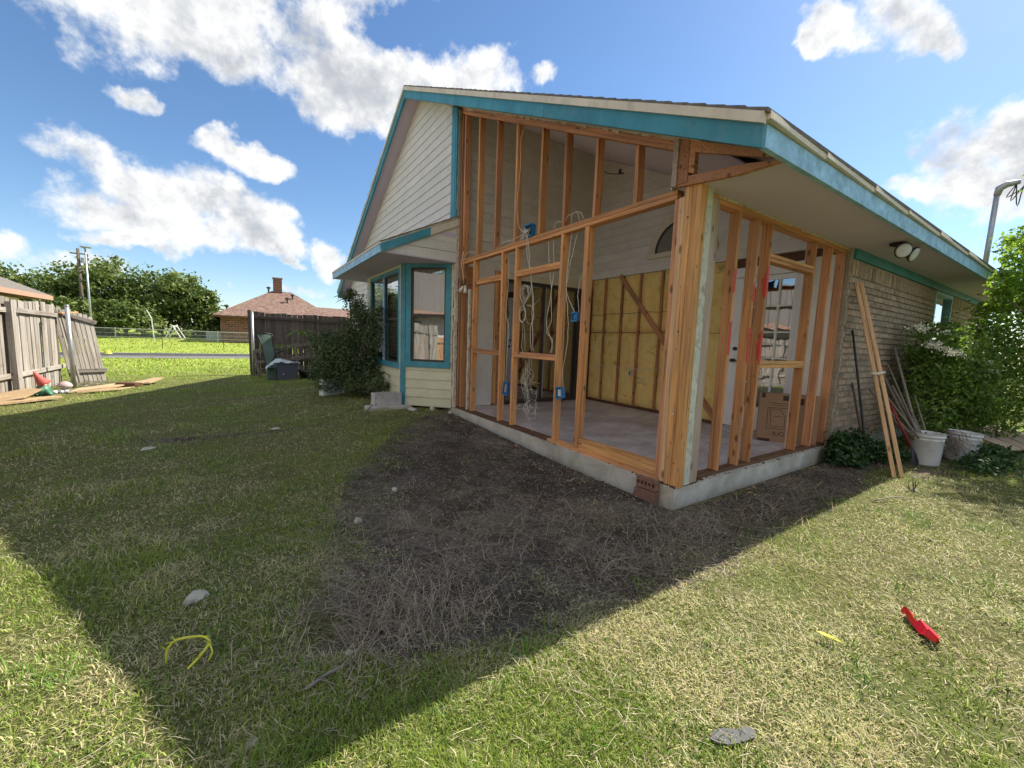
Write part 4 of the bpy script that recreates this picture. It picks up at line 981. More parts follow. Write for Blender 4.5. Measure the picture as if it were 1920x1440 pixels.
# ------------------------------------------------------------------ cables and boxes in the stud bays
def wob(pts, n=4, a=0.012, sd=0):
    r_ = random.Random(sd); out = []
    P = [Vector(p) for p in pts]; m = len(P)
    for i in range(m - 1):
        p0 = P[max(i - 1, 0)]; p1 = P[i]; p2 = P[i + 1]; p3 = P[min(i + 2, m - 1)]
        for k in range(n):
            t_ = k / n; q = 0.5 * ((2 * p1) + (-p0 + p2) * t_ + (2 * p0 - 5 * p1 + 4 * p2 - p3) * t_ ** 2 + (-p0 + 3 * p1 - 3 * p2 + p3) * t_ ** 3)
            out.append(q + Vector((r_.uniform(-a, a), r_.uniform(-a, a), 0)) * (0.4 if k else 0.2))
    out.append(P[-1]); return out
def cable(name, label, paths, r=0.0036, group=None, mat='wire', x=0.10):
    m = MB()
    for i, p in enumerate(paths): m.tube(wob([(x + (q[2] if len(q) > 2 else 0), q[0], q[1]) for q in p], sd=len(label) + i), r, 6)
    o = m.build(name, M[mat], None, smooth=True, fixn=False); return tag(o, label, 'cable', group)
G = 'electrical cables hanging in the stud bays'
cable('electrical_cable', 'long white cable stapled down a tall upper stud to the blue junction box', [[(2.52, 3.83, -.02), (2.57, 3.71, -.04), (2.54, 3.43, -.05), (2.56, 3.19, -.05), (2.58, 2.95, -.05), (2.57, 2.78, -.05), (2.50, 2.6, -.05), (2.39, 2.53, -.05)]], group=G)
cable('electrical_cable', 'white cable running down beside the stud to the lower left grey outlet box', [[(2.80, 2.5), (2.84, 2.32), (2.80, 1.94), (2.85, 1.56), (2.76, 1.37), (2.78, 0.99), (2.80, 0.60)]], group=G)
cable('electrical_cable', 'pair of white cables dropping from the blue junction box past the long coil', [[(2.29, 2.50, -.07), (2.27, 2.24, -.05), (2.24, 1.72), (2.22, 1.4), (2.19, 1.19), (2.17, 1.06)], [(2.31, 2.50, -.07), (2.29, 2.2, -.06), (2.26, 1.9), (2.20, 1.55), (2.25, 1.3), (2.21, 1.06)]], r=.0038, group=G)
cable('electrical_cable', 'twisted pair of white cables ending on the middle sill block', [[(1.97, 2.45), (1.93, 2.1), (1.86, 1.79), (1.93, 1.41), (1.82, 1.2), (1.81, 1.045)], [(1.88, 2.45), (1.83, 2.0), (1.87, 1.75), (1.83, 1.45), (1.92, 1.3), (1.80, 1.2), (1.84, 1.045)]], r=.0036, group=G)
cable('electrical_cable', 'white cable curving down to the bright blue switch box', [[(1.45, 2.42), (1.50, 2.21), (1.58, 1.93), (1.59, 1.74), (1.50, 1.6), (1.43, 1.50)]], group=G)
cable('electrical_cable', 'white cable running down the stud to the blue outlet box near the slab', [[(1.55, 2.42), (1.57, 2.22), (1.60, 1.78), (1.54, 1.44), (1.53, 1.2), (1.59, 0.88), (1.57, 0.66)]], group=G)
cable('electrical_cable', 'short white cable rising from the bright blue switch box beside the right stud', [[(1.36, 1.92), (1.40, 1.72), (1.39, 1.6), (1.37, 1.49)]], group=G)
cable('electrical_cable', 'loose loops of white cable lying over the header beam', [[(1.66, 2.46, .02), (1.62, 2.54, -.03), (1.5, 2.57, -.02), (1.42, 2.53, -.04), (1.45, 2.40, .02)], [(1.60, 2.46, .02), (1.52, 2.56, -.03), (1.40, 2.55, -.03), (1.36, 2.47, 0)], [(1.84, 2.46, 0), (1.80, 2.50, -.04), (1.74, 2.53, -.03), (1.68, 2.48, .02)]], group=G)
cable('electrical_cable', 'thin white cable along the left end of the header beam', [[(4.05, 2.30, -.06), (4.06, 2.44, -.06), (3.98, 2.54, -.03), (3.81, 2.52, .0)]], r=.004, group=G)
cable('electrical_cable', 'thin white cable lying on the header beam just left of the blue box', [[(3.1, 2.46, -.03), (2.95, 2.50, -.04), (2.80, 2.50, -.04), (2.6, 2.50, -.04), (2.42, 2.53, -.03)]], r=.004, group=G)
# coil
paths = []
for i in range(7):
    cy, cz = 2.40 - i * .004, 1.76 + i * .006; ry, rz = 0.09 - .006 * (i % 4), 0.135 - .008 * i
    paths.append([(cy + ry * math.cos(a) * (1 if math.sin(a) > -.3 else .6), cz + rz * math.sin(a), .006 * i - .02) for a in [2 * math.pi * k / 14 + .3 * i for k in range(15)]])
for i in range(7):
    cy, cz = 2.42 + i * .005, 1.53 - i * .004; ry, rz = 0.075 - .006 * (i % 3), 0.11 - .006 * i
    paths.append([(cy + ry * math.cos(a), cz + rz * math.sin(a), .005 * i - .02) for a in [2 * math.pi * k / 14 for k in range(15)]])
paths.append([(2.36, 1.64), (2.2, 1.63), (2.08, 1.70)]); paths.append([(2.36, 1.63), (2.22, 1.60), (2.20, 1.45), (2.30, 1.40), (2.38, 1.52)])
paths.append([(2.44, 1.44), (2.38, 1.3), (2.36, 1.06)]); paths.append([(2.46, 1.45), (2.42, 1.25), (2.44, 1.10), (2.35, .95), (2.3, .75)])
cable('cable_coil', 'figure eight coil of thin white cable tied up between two studs', paths, r=.0019)
rr = random.Random(3); paths = []
for i in range(6):
    y = 2.45 - i * .05; p = [(y, 1.02 - .01 * i)]
    z = 0.95
    while z > .2: p.append((2.28 + rr.uniform(-.07, .07) + (z - .6) * .1 * (i - 3) / 3, z, rr.uniform(-.03, .04))); z -= rr.uniform(.07, .12)
    paths.append(p)
for i in range(9):
    cy, cz, r0 = 2.25 + rr.uniform(-.14, .10), rr.uniform(.16, .75), rr.uniform(.06, .15)
    paths.append([(cy + r0 * math.cos(a) * rr.uniform(.6, 1), max(.02, cz + r0 * math.sin(a)), rr.uniform(-.04, .05)) for a in [2 * math.pi * k / 9 + i for k in range(9)]])
paths.append([(2.2, .15), (2.1, .03), (1.98, .02), (1.92, .03)]); paths.append([(2.3, .3), (2.45, .28), (2.56, .26), (2.42, .33)])
cable('cable_coil', 'tangled bundle of thin white cable hanging below the sill block to the slab', paths, r=.0019)
def obox(name, label, x, y0, y1, z0, z1, mats, tilt=0.0, cat='junction box', grp='blue electrical boxes'):
    t_ = thing(name, (x, (y0 + y1) / 2, z0), label, cat, grp); c = (y0 + y1) / 2
    f = MB(); w = (y1 - y0) / 2; h = z1 - z0; d = .055
    for a, b in (((-d/2, -w, 0), (d/2, -w + .006, h)), ((-d/2, w - .006, 0), (d/2, w, h)), ((-d/2, -w + .006, 0), (d/2, w - .006, .006)), ((-d/2, -w + .006, h - .006), (d/2, w - .006, h)), ((d/2 - .006, -w + .006, .006), (d/2, w - .006, h - .006))): f.box(a, b)
    f.box((-d/2 - .004, -w - .004, h + .0), (-d/2 + .006, w + .004, h + .012)).box((-d/2 - .004, -w - .004, -.012), (-d/2 + .006, w + .004, 0))
    R_ = Matrix.Translation((x, c, z0)) @ Matrix.Rotation(tilt, 4, 'X')
    f.V = [tuple(R_ @ Vector(v)) for v in f.V]; f.build('box_body', M[mats[0]], t_)
    g_ = MB(); g_.box((-d/2 + .012, -w * .55, h * .15), (d/2 - .008, w * .55, h * .85)); g_.V = [tuple(R_ @ Vector(v)) for v in g_.V]; g_.build('device', M[mats[1]], t_)
    return t_
obox('junction_box', 'square blue junction box sitting on the header beam', 0.06, 2.21, 2.37, 2.47, 2.60, ('blue', 'black'))
m = MB()
for i in range(7): m.tube(wob([(0.03, 2.36 - i * .02, 2.58 - i * .012), (0.0, 2.34 - i * .015 + rr.uniform(-.05, .05), 2.53), (0.01, 2.30 + rr.uniform(-.08, .08), 2.49), (0.05, 2.44 + rr.uniform(-.1, .1), 2.455)], sd=i), .0035, 5)
tag(m.build('cable_ends', M['wire'], None, smooth=True, fixn=False), 'splayed white cable ends poking out of the blue box on the header', 'cable', G)
obox('outlet_box', 'grey and blue outlet box hanging off the left stud low down', 0.085, 2.70, 2.80, 0.44, 0.60, ('blue', 'metal'), .15, 'outlet box')
obox('outlet_box', 'dark blue outlet box on the stud close to the slab', 0.07, 1.52, 1.62, 0.55, 0.665, ('blue', 'bucket'), -.12, 'outlet box')
obox('switch_box', 'bright blue switch box hanging beside the stud right of centre', 0.085, 1.355, 1.445, 1.42, 1.50, ('blue', 'blue'), .06, 'switch box')
# lamp sockets
t_ = thing('lamp_holder', (0.02, 4.0, 2.08), 'pair of cream lamp holders dangling from a black fitting by the left stud', 'lamp holder')
MB().tube(wob([(0.02, 4.0, 2.02), (0, 4.04, 2.06), (0.02, 4.02, 2.12), (.03, 3.97, 2.1), (.02, 3.99, 2.03), (0, 4.03, 2.04)], sd=3), .009, 8).build('black_fitting', M['black'], t_, smooth=True)
for (p, q) in (((0.02, 4.01, 2.02), (-.01, 4.07, 1.93)), ((0.03, 3.97, 2.02), (.02, 3.93, 1.90))):
    p = Vector(p); q = Vector(q); MB().tube([p, p.lerp(q, .35), p.lerp(q, .4), q], [.016, .018, .024, .033], 12).build('socket', M['wire'], t_, smooth=True)
MB().tube(wob([(0.03, 4.04, 2.55), (0.0, 4.06, 2.4), (.01, 4.02, 2.25), (0.02, 4.0, 2.08)], sd=8), .005, 6).build('cord', M['wire'], t_, smooth=True)
# twisted ceiling bracket
m = MB().tube([(1.9, 3.05, 3.97), (1.95, 2.9, 3.86), (2.0, 2.7, 3.80)], .006, 6).tube([(2.0, 2.7, 3.80), (2.0, 2.68, 3.87)], .02, 8).tube([(1.98, 2.68, 3.80), (1.98, 2.6, 3.78)], .012, 6)
tag(m.build('ceiling_bracket', M['black'], None), 'small dark fan bracket left on the sloped porch ceiling', 'bracket')
# floodlight
t_ = thing('floodlight', (3.25, -0.38, 2.425), 'twin round floodlight under the eave soffit above the brick wall', 'floodlight')
MB().lathe([(0, 0), (.075, 0), (.075, -.025), (.03, -.04), (0, -.04)], 20, (3.25, -.38, 2.425)).build('mounting_plate', M['black'], t_, smooth=False)
for (dx, dy, ax) in ((-.10, -.05, (-.62, -.72, -.30)), (.20, -.07, (-.10, -.9, -.42))):
    c = Vector((3.25 + dx, -.40 + dy, 2.32)); a = Vector(ax).normalized()
    MB().tube([(3.25, -.38, 2.385), tuple(c - a * .05)], .012, 8).build('arm', M['black'], t_)
    MB().tube([tuple(c - a * .07), tuple(c - a * .04), tuple(c), tuple(c + a * .012)], [.03, .055, .085, .085], 20).build('lamp_housing', M['bronze'], t_, smooth=True)
    MB().tube([tuple(c + a * .010), tuple(c + a * .018), tuple(c + a * .022)], [.076, .074, .05], 20).build('lens', M['bucket'], t_, smooth=True)

# ------------------------------------------------------------------ things round the slab
def at(x, y, dz=0): return (x, y, gz(x, y) + dz)
# hollow bricks by the corner
def cored_brick(name, c, yaw, label, tip=0, L=.195, H=.088, D=.058):
    t_ = MB(); n = 5; hw = .011; cs = [-.075 + i * .0375 for i in range(n)]
    xs = [-L/2] + sum(([q - hw, q + hw] for q in cs), []) + [L/2]
    for i in range(0, len(xs) - 1):
        solid = (i % 2 == 0)
        if solid: t_.box((xs[i], 0, 0), (xs[i + 1], D, H))
        else: t_.box((xs[i], 0, 0), (xs[i + 1], D, H * .34)).box((xs[i], 0, H * .66), (xs[i + 1], D, H)).box((xs[i], D * .6, H * .34), (xs[i + 1], D, H * .66))
    R_ = Matrix.Translation(c) @ Matrix.Rotation(yaw, 4, 'Z') @ Matrix.Rotation(tip, 4, 'X')
    t_.V = [tuple(R_ @ Vector(v)) for v in t_.V]; o = t_.build(name, M['brickred'], None); return tag(o, label, 'brick', 'red brown bricks at the slab corner')
cored_brick('loose_brick', (-0.085, 0.22, -0.045), math.radians(-88), 'top cored brick with five holes leaning on the slab corner')
m = MB().box((-.10, 0, 0), (.10, .075, .09)); R_ = Matrix.Translation((-0.10, 0.22, -0.145)) @ Matrix.Rotation(math.radians(-86), 4, 'Z'); m.V = [tuple(R_ @ Vector(v)) for v in m.V]
tag(m.build('loose_brick', M['brickred'], None), 'half buried brick under the cored brick at the slab corner', 'brick', 'red brown bricks at the slab corner')
# concrete block planter by the bay
t_ = thing('concrete_block', (-0.92, 4.90, 0.0), 'whitish paint flaked concrete planter block beside the teal bay corner', 'block')
R_ = Matrix.Translation((-0.93, 4.92, 0.005)) @ Matrix.Rotation(math.radians(4), 4, 'Z')
m = MB().box((-.23, -.10, 0), (.23, -.07, .22)).box((-.23, .07, 0), (.23, .10, .22)).box((-.23, -.07, 0), (-.20, .07, .22)).box((.20, -.07, 0), (.23, .07, .22)).box((-.20, -.07, 0), (.20, .07, .15))
m.V = [tuple(R_ @ Vector(v)) for v in m.V]; m.build('block_body', mpaint('flaked_grey_white', (.50, .47, .46), .9, .15, 6, .8, 30, dirt=(.2, .17, .16), dirtamt=.8), t_)
m = MB()
for i in range(14):
    x = random.uniform(-.19, .17); y = random.uniform(-.06, .06); m.box((x, y, .148), (x + random.uniform(.02, .05), y + .02, .148 + random.uniform(.01, .085)))
m.V = [tuple(R_ @ Vector(v)) for v in m.V]; tag(m.build('soil_chunk', M['stone'], t_), kind='stuff')
m = MB().box((-.42, -.16, 0), (.30, .14, .06)); R_ = Matrix.Translation((-0.85, 4.88, -0.055)) @ Matrix.Rotation(math.radians(-3), 4, 'Z'); m.V = [tuple(R_ @ Vector(v)) for v in m.V]
tag(m.build('paving_slab', M['slab'], None), 'low flat concrete slab under the whitish planter block', 'slab')
# rocks
def rock(x, y, s, label, mat='stone', flat=.6, name='stone', grp='pale stones on the ground', zo=0):
    import bmesh
    bm = bmesh.new(); bmesh.ops.create_icosphere(bm, subdivisions=2, radius=1)
    r_ = random.Random(int(x * 999 + y * 77))
    for v in bm.verts:
        k = 1 + .28 * math.sin(v.co.x * 3 + r_.random() * .6) * math.cos(v.co.y * 4 + x * 9) + r_.uniform(-.09, .09)
        v.co = Vector((v.co.x * s * k, v.co.y * s * k * .75, v.co.z * s * k * flat))
    me = bpy.data.meshes.new(name); bm.to_mesh(me); bm.free()
    o = bpy.data.objects.new(name, me); o.matrix_basis = Matrix.Translation((x, y, gz(x, y) + s * flat * .45 + zo)) @ Matrix.Rotation(r_.uniform(0, 3), 4, 'Z')
    link(o, None, M[mat]); return tag(o, label, 'stone', grp)
rock(-3.16, .417, .050, 'fist sized pale stone on shaded grass, largest in the foreground')
rock(-.62, 4.50, .09, 'flat pale stone beside the paving slab under the bay window', flat=.35)
rock(-.30, 4.42, .06, 'upright pale stone chunk under the bay window siding', flat=.9)
rock(-.12, 4.1, .05, 'pale stone chunk by the left end of the porch slab', flat=.5)
rock(-3.83, 3.745, .075, 'flat whitish stone sunk in the shaded lawn at left', flat=.15)
rock(-2.60, 4.30, .08, 'flat grey stone by the small burrow in the lawn', flat=.18)
rock(-2.60, -.30, .018, 'small round white pebble beside the dark burrow')
rock(-2.95, -.545, .020, 'striped round pebble at the lower edge of the lawn shade')
rock(-2.30, .9, .035, 'small pale stone on the bare earth, left of its middle')
rock(-1.9, 1.35, .03, 'pale stone chip on the bare earth near the grass edge')
# gravel crumbs on the dirt
def crumbs(n, mat, s0, s1, region, label, name='gravel'):
    x = rng.uniform(-2.9, 4.2, n * 4); y = rng.uniform(-.9, 4.3, n * 4); sd_ = poly_sd(x, y, DIRT); k = (sd_ > -.15 + .3 * rng.random(len(x))) & ~((x > -.04) & (y > -.04)); k &= region(x, y)
    x = x[k][:n]; y = y[k][:n]; m_ = len(x); s = s0 + (s1 - s0) * rng.random(m_) ** 4; z = ground_z(x, y)
    base = np.array([(1, 0, 0), (0, 1, 0), (-1, 0, 0), (0, -1, 0), (0, 0, 1), (0, 0, -1.)]); Fb = np.array([(0, 1, 4), (1, 2, 4), (2, 3, 4), (3, 0, 4), (1, 0, 5), (2, 1, 5), (3, 2, 5), (0, 3, 5)])
    a = rng.uniform(0, 6.28, m_); sc_ = rng.uniform(.5, 1.3, (m_, 6, 1)); P = base[None] * sc_ * s[:, None, None]; P[:, :, 2] *= .6
    ca, sa = np.cos(a)[:, None], np.sin(a)[:, None]; X = P[:, :, 0] * ca - P[:, :, 1] * sa; Y = P[:, :, 0] * sa + P[:, :, 1] * ca
    V = np.stack([X + x[:, None], Y + y[:, None], P[:, :, 2] + z[:, None] + s[:, None] * .3], -1).reshape(-1, 3)
    F_ = (Fb[None] + 6 * np.arange(m_)[:, None, None]).reshape(-1, 3)
    return tag(npmesh(name, V, F_, M[mat]), label, kind='stuff')
crumbs(5200, 'stone', .0015, .009, lambda x, y: (rng.random(len(x)) < .35) | (np.minimum(np.abs(x), np.abs(y)) < .5), 'pale grit scattered over the bare earth along the slab')
crumbs(5000, 'stud_dark', .003, .014, lambda x, y: x < 9, 'dark clods of loose soil on the bare earth', 'soil_clods')
m = MB(); rr = random.Random(31)
for i in range(46):
    if rr.random() < .6: x, y = -.08 - abs(rr.gauss(0, .25)), rr.uniform(.2, 4.1)
    else: x, y = rr.uniform(.2, 2.8), -.06 - abs(rr.gauss(0, .18))
    a = rr.uniform(0, 3.14); L = rr.uniform(.02, .07); z = gz(x, y) + .004; ca, sa = math.cos(a) * L / 2, math.sin(a) * L / 2
    m.bar((x - ca, y - sa, z), (x + ca, y + sa, z + rr.uniform(0, .01)), rr.uniform(.006, .018), rr.uniform(.003, .008))
tag(m.build('wood_chips', M['oldtan'], None, fixn=False), 'pale splinters and chips of wood on the soil along the slab', kind='stuff')
# red flag, leaf, shard, cord
V = []; Fq = []
P0, P1 = Vector((-0.20, -1.45, -.098)), Vector((-0.385, -1.60, -.108)); d = (P1 - P0); sd2 = Vector((.62, -.78, 0))
ws = [.022, .034, .020, .012, .026, .050, .056, .040, .012]; rf_ = random.Random(4)
for i, w in enumerate(ws):
    p = P0 + d * (i / 8) + Vector((rf_.uniform(-.012, .012), rf_.uniform(-.012, .012), 0)); p.z += rf_.uniform(-.004, .028)
    V += [tuple(p - sd2 * w * .5 + Vector((0, 0, -.01))), tuple(p + Vector((0, 0, .016 + .006 * (i % 2)))), tuple(p + sd2 * w * .9 + Vector((0, 0, -.012)))]
for i in range(8):
    for j in (0, 1): Fq.append((i * 3 + j, i * 3 + j + 1, i * 3 + j + 4, i * 3 + j + 3))
o = obj('marker_flag', V, Fq, M['redplastic']); mo = o.modifiers.new('th', 'SOLIDIFY'); mo.thickness = .0015
tag(o, 'crumpled bright red plastic marker flag lying on sunlit grass', 'flag')
V = [(0, 0, 0), (.03, .012, .004), (.075, .010, .007), (.10, 0, .003), (.075, -.010, .006), (.03, -.010, .004), (.05, 0, .0)]
R_ = Matrix.Translation((-.785, -1.29, -.092)) @ Matrix.Rotation(math.radians(-75), 4, 'Z') @ Matrix.Rotation(.08, 4, 'Y')
o = obj('fallen_leaf', [tuple(R_ @ Vector(v)) for v in V], [(0, 1, 6), (1, 2, 6), (2, 3, 6), (3, 4, 6), (4, 5, 6), (5, 0, 6)], M['yellow']); tag(o, 'single yellow leaf on the sunlit grass left of the red flag', 'leaf')
poly = [(-.085, -.012), (-.06, .018), (-.02, .026), (.03, .022), (.062, .034), (.085, .02), (.07, -.006), (.03, -.018), (-.02, -.03), (-.06, -.026)]
m = MB().prism(poly, 2, 0, .006); R_ = Matrix.Translation((-1.60, -1.352, -.116)) @ Matrix.Rotation(math.radians(-32), 4, 'Z') @ Matrix.Rotation(.03, 4, 'X'); m.V = [tuple(R_ @ Vector(v)) for v in m.V]
tag(m.build('shingle_shard', M['shard'], None), 'jagged dull grey shard of roofing lying in the sunlit grass', 'shard')
rr = random.Random(5); m = MB()
c0 = Vector((-3.145, -.045, -.12)); pts = [c0 + Vector((-.075, .035, .0)), c0 + Vector((-.07, .04, .05)), c0 + Vector((-.045, .045, .075)), c0 + Vector((.0, .03, .082)), c0 + Vector((.045, .01, .08)), c0 + Vector((.065, -.02, .065)), c0 + Vector((.03, -.05, .035)), c0 + Vector((.0, -.07, .02))]
m.tube(wob(pts, 5, .002), .0045, 6); m.tube(wob([pts[5], pts[5] + Vector((.01, -.02, -.03)), pts[5] + Vector((-.005, -.03, -.055))], 3, .002), .0035, 5)
for i in range(9):
    p = Vector(pts[rr.randrange(1, 7)]); m.tube([p, p + Vector((rr.uniform(-.03, .03), rr.uniform(-.02, .02), rr.uniform(-.005, .03)))], [.003, .001], 4)
tag(m.build('dried_stem_loop', M['yellow'], None, smooth=True), 'looped bright yellow stem standing in the shaded grass', 'stem')
rock(2.45, -.94, .03, 'small pale stone at the foot of the leaning boards')
m = MB(); 
for i in range(7): m.tube([at(2.42 + rr.uniform(-.02, .02), -.93 + rr.uniform(-.02, .02)), at(2.42 + rr.uniform(-.05, .05), -.93 + rr.uniform(-.04, .04), rr.uniform(.06, .13))], [.006, .002], 5)
tag(m.build('cut_stump', M['leaf_weed'] if False else M['bark'], None), 'short dark stub of a cut stem in the sunlit grass', 'stub')
# twig lying by the planter and on the dirt
def stick(p, q, r, label, mat='stick', name='stick', cat='stick', grp=None, bend=.01, n=4):
    P, Q = Vector(p), Vector(q); pts = [P.lerp(Q, i / n) + Vector((0, 0, bend * math.sin(math.pi * i / n))) for i in range(n + 1)]
    return tag(MB().tube(pts, [r * (1 - .3 * i / n) for i in range(n + 1)], 7).build(name, M[mat], None, smooth=True), label, cat, grp)
stick(at(-1.38, 4.55, .01), at(-1.05, 5.1, .10), .011, 'thin pale stick lying against the planter block')
stick(at(-.52, 2.35, .008), at(-.19, 1.95, .008), .006, 'thin pale wood sliver on the earth beside the slab')
stick(at(-2.78, -.42, .012), at(-2.62, -.38, .014), .007, 'short pale stick on dry grass near the shade edge')
stick(at(-2.35, 1.05, .01), at(-2.02, .85, .012), .006, 'brown twig on bare earth in the middle of the yard')
stick(at(-2.05, .25, .01), at(-1.60, .10, .012), .007, 'long crooked twig on bare earth near the shade edge', bend=.02)
stick(at(1.65, -.85, .012), at(2.05, -.98, .02), .006, 'curved straw stalk on the sunlit grass by the leaning boards', bend=.02)

# leaning boards
t_ = [((2.825, -.705, -.125), (3.24, -.045, 2.02)), ((2.915, -.745, -.125), (3.40, -.045, 2.03))]
for i, (p, q) in enumerate(t_):
    o = lumber('leaning_board', p, q, .036, .036, M['stud_pale'], None, up=(1, .4, 0), warp=.006)
    tag(o, ('left' if i == 0 else 'right') + ' of two long pale wooden boards propped together against the brick wall', 'board', 'pale boards leaning on the brick wall')
p = Vector(t_[0][0]).lerp(Vector(t_[0][1]), .50); q = Vector(t_[1][0]).lerp(Vector(t_[1][1]), .50); m = MB()
for i in range(4): m.tube([p + Vector((-.035, -.03, .006 * i)), p + Vector((.03, -.05, .006 * i + .01)), q + Vector((.03, -.035, .006 * i + .012)), q + Vector((.035, .02, .006 * i)), p + Vector((-.03, .03, .006 * i)), p + Vector((-.035, -.03, .006 * i))], .006, 5)
tag(m.build('tape_wrap', M['wire'], None, smooth=True), 'white tape wrapped round the middle of the two leaning boards', 'tape')
stick(at(3.30, -.35), (3.36, -.03, 1.46), .016, 'dark tool handle leaning on the brick behind the boards', 'black', 'tool_handle', 'tool', bend=0)
stick((3.42, -.30, -.1), (3.60, -.02, .80), .018, 'dark rusty rod leaning on the brick left of the bucket', 'bark', 'tool_handle', 'tool', bend=0)
t_ = thing('loppers', at(3.72, -.62), 'tool with red handle and dark wire tines leaning left of the bucket', 'rake')
MB().tube([(3.73, -.62, .08), (3.66, -.38, .62)], .013, 8).build('handle', M['oldred'], t_, smooth=True)
MB().tube([(3.66, -.38, .62), (3.62, -.2, .95)], .014, 8).build('shaft', M['bark'], t_, smooth=True)
m = MB()
for i in range(9): m.tube([(3.73, -.62, .1), (3.72 + (i - 4) * .018, -.66, .0), (3.72 + (i - 4) * .032, -.69, gz(3.7, -.7))], [.006, .004, .003], 5)
m.build('tines', M['black'], t_)
t_.name = 'rake'
# buckets
def bucket(x, y, label, sc_=1.0, tip=None):
    z = gz(x, y); t_ = thing('bucket', (x, y, z), label, 'bucket', 'white plastic buckets by the shrub')
    r0, r1, h = .128 * sc_, .148 * sc_, .36 * sc_
    R_ = Matrix.Translation((x, y, z)) @ (Matrix.Rotation(tip[0], 4, 'Y') @ Matrix.Rotation(tip[1], 4, 'X') if tip else Matrix())
    pr = [(0, .002), (r0, .002), (r0 + .002, .02), (r1 - .008, h - .085), (r1 - .004, h - .08), (r1 - .004, h - .07), (r1 - .007, h - .066), (r1 - .004, h - .045), (r1 + .004, h - .04), (r1 + .004, h - .03), (r1, h - .026), (r1 + .001, h - .006), (r1 + .006, h), (r1 - .004, h), (r1 - .010, h - .02), (r0 - .01, .02), (0, .02)]
    m = MB().lathe(pr, 32); m.V = [tuple(R_ @ Vector(v)) for v in m.V]; m.build('bucket_body', M['bucket'], t_, smooth=True)
    m = MB().tube([(r1 * math.cos(a) * 1.03, r1 * math.sin(a) * 1.03, h - .04 - .14 * math.sin(a2)) for a, a2 in [(-2.2 + i * .32, math.pi * i / 8) for i in range(9)]], .0035, 6); m.V = [tuple(R_ @ Vector(v)) for v in m.V]; m.build('wire_handle', M['bucket'], t_, smooth=True)
    return t_
bucket(3.98, -.70, 'white plastic bucket stuffed with old sticks, left of the pair', 1.08)
bucket(4.62, -.90, 'white plastic bucket with wire handle, right of the pair', 1.05, (.05, .04))
SG = 'old sticks standing in the left bucket'
for i, (a, b, r, lb) in enumerate((
    ((3.98, -.66, .05), (4.62, -.14, 1.27), .019, 'straight grey pole rising highest from the stick bucket'),
    ((3.94, -.66, .05), (4.05, -.16, .98), .024, 'thick grey stick in the bucket leaning towards the brick'),
    ((3.92, -.70, .05), (4.10, -.22, 1.05), .011, 'thin pale rod in the stick bucket, ending below the flowers'),
    ((3.96, -.72, .05), (4.05, -.30, .78), .022, 'short brown stick in the middle of the bucket'),
    ((4.02, -.74, .05), (4.40, -.45, .66), .013, 'thin stick on the right side of the bucket'),
    ((3.90, -.70, .05), (3.72, -.16, .74), .020, 'grey board end leaning left out of the bucket'),
    ((3.90, -.74, .05), (3.60, -.35, .70), .012, 'pale rod sloping far to the left from the bucket'),
    ((4.00, -.72, .05), (4.05, -.52, .42), .020, 'stubby brown stick just above the bucket rim'),
    ((4.04, -.70, .05), (4.16, -.50, .45), .018, 'broken stub stick at the right rim of the bucket'),
    ((3.93, -.66, .05), (3.85, -.25, .55), .022, 'dark stubby wood leaning back from the bucket'))):
    stick(a, b, r, lb, 'stick', 'stick', 'stick', SG, bend=.0, n=3)
m = MB(); rr = random.Random(9)
for i in range(30):
    p = Vector((4.30 + rr.uniform(-.12, .12), -.86 + rr.uniform(-.08, .08), .2 + rr.uniform(-.1, .08))); pts = [p]
    for k in range(5): p = p + Vector((rr.uniform(-.06, .06), rr.uniform(-.05, .03), rr.uniform(-.09, .03))); pts.append(p)
    m.tube(pts, [.005, .004, .004, .003, .003, .002], 4)
tag(m.build('dry_roots', M['stick'], None, fixn=False), 'tangle of dry grey roots between the two buckets', 'roots')
# pallet like boards on the right
t_ = thing('slatted_board', (6.2, -1.15, -.1), 'sunlit slatted wooden panel lying tilted beyond the buckets', 'wooden panel')
R_ = Matrix.Translation((6.15, -1.10, .03)) @ Matrix.Rotation(math.radians(-20), 4, 'Z') @ Matrix.Rotation(math.radians(16), 4, 'X')
for i in range(4):
    a, b = R_ @ Vector((-.42 + i * .27, -.32, .03)), R_ @ Vector((-.42 + i * .27, .34, .03)); lumber('slat', a, b, .23, .02, M['stud_grey'], t_, up=(0, 0, 1))
for y in (-.25, .25):
    a, b = R_ @ Vector((-.55, y, 0)), R_ @ Vector((.5, y, 0)); lumber('rail', a, b, .06, .035, M['stud_gold'], t_)
lumber('edge_board', (5.1, -.95, -.08), (6.6, -1.35, -.06), .02, .08, M['stud_gold'], t_)
# cardboard box
t_ = thing('cardboard_box', (2.78, .42, .012), 'brown cardboard box with printed outline standing on the porch floor by the door', 'box')
R_ = Matrix.Translation((2.78, .40, .012)) @ Matrix.Rotation(math.radians(28), 4, 'Z')
BX_ = lambda a, b: [tuple(R_ @ Vector(v)) for v in MB().box(a, b).V]
MB().hexa(BX_((-.06, -.36, 0), (.09, .27, .62))).build('carton', M['cardboard'], t_)
def ink(poly):
    m = MB().prism(poly, 0, -.0620, -.0604); m.V = [tuple(R_ @ Vector(v)) for v in m.V]; m.build('printed_mark', M['ink'], t_)
def iline(p, q, w=.005):
    d = Vector((q[0] - p[0], q[1] - p[1])); n_ = Vector((-d.y, d.x)).normalized() * w / 2; ink([(p[0] + n_.x, p[1] + n_.y), (q[0] + n_.x, q[1] + n_.y), (q[0] - n_.x, q[1] - n_.y), (p[0] - n_.x, p[1] - n_.y)])
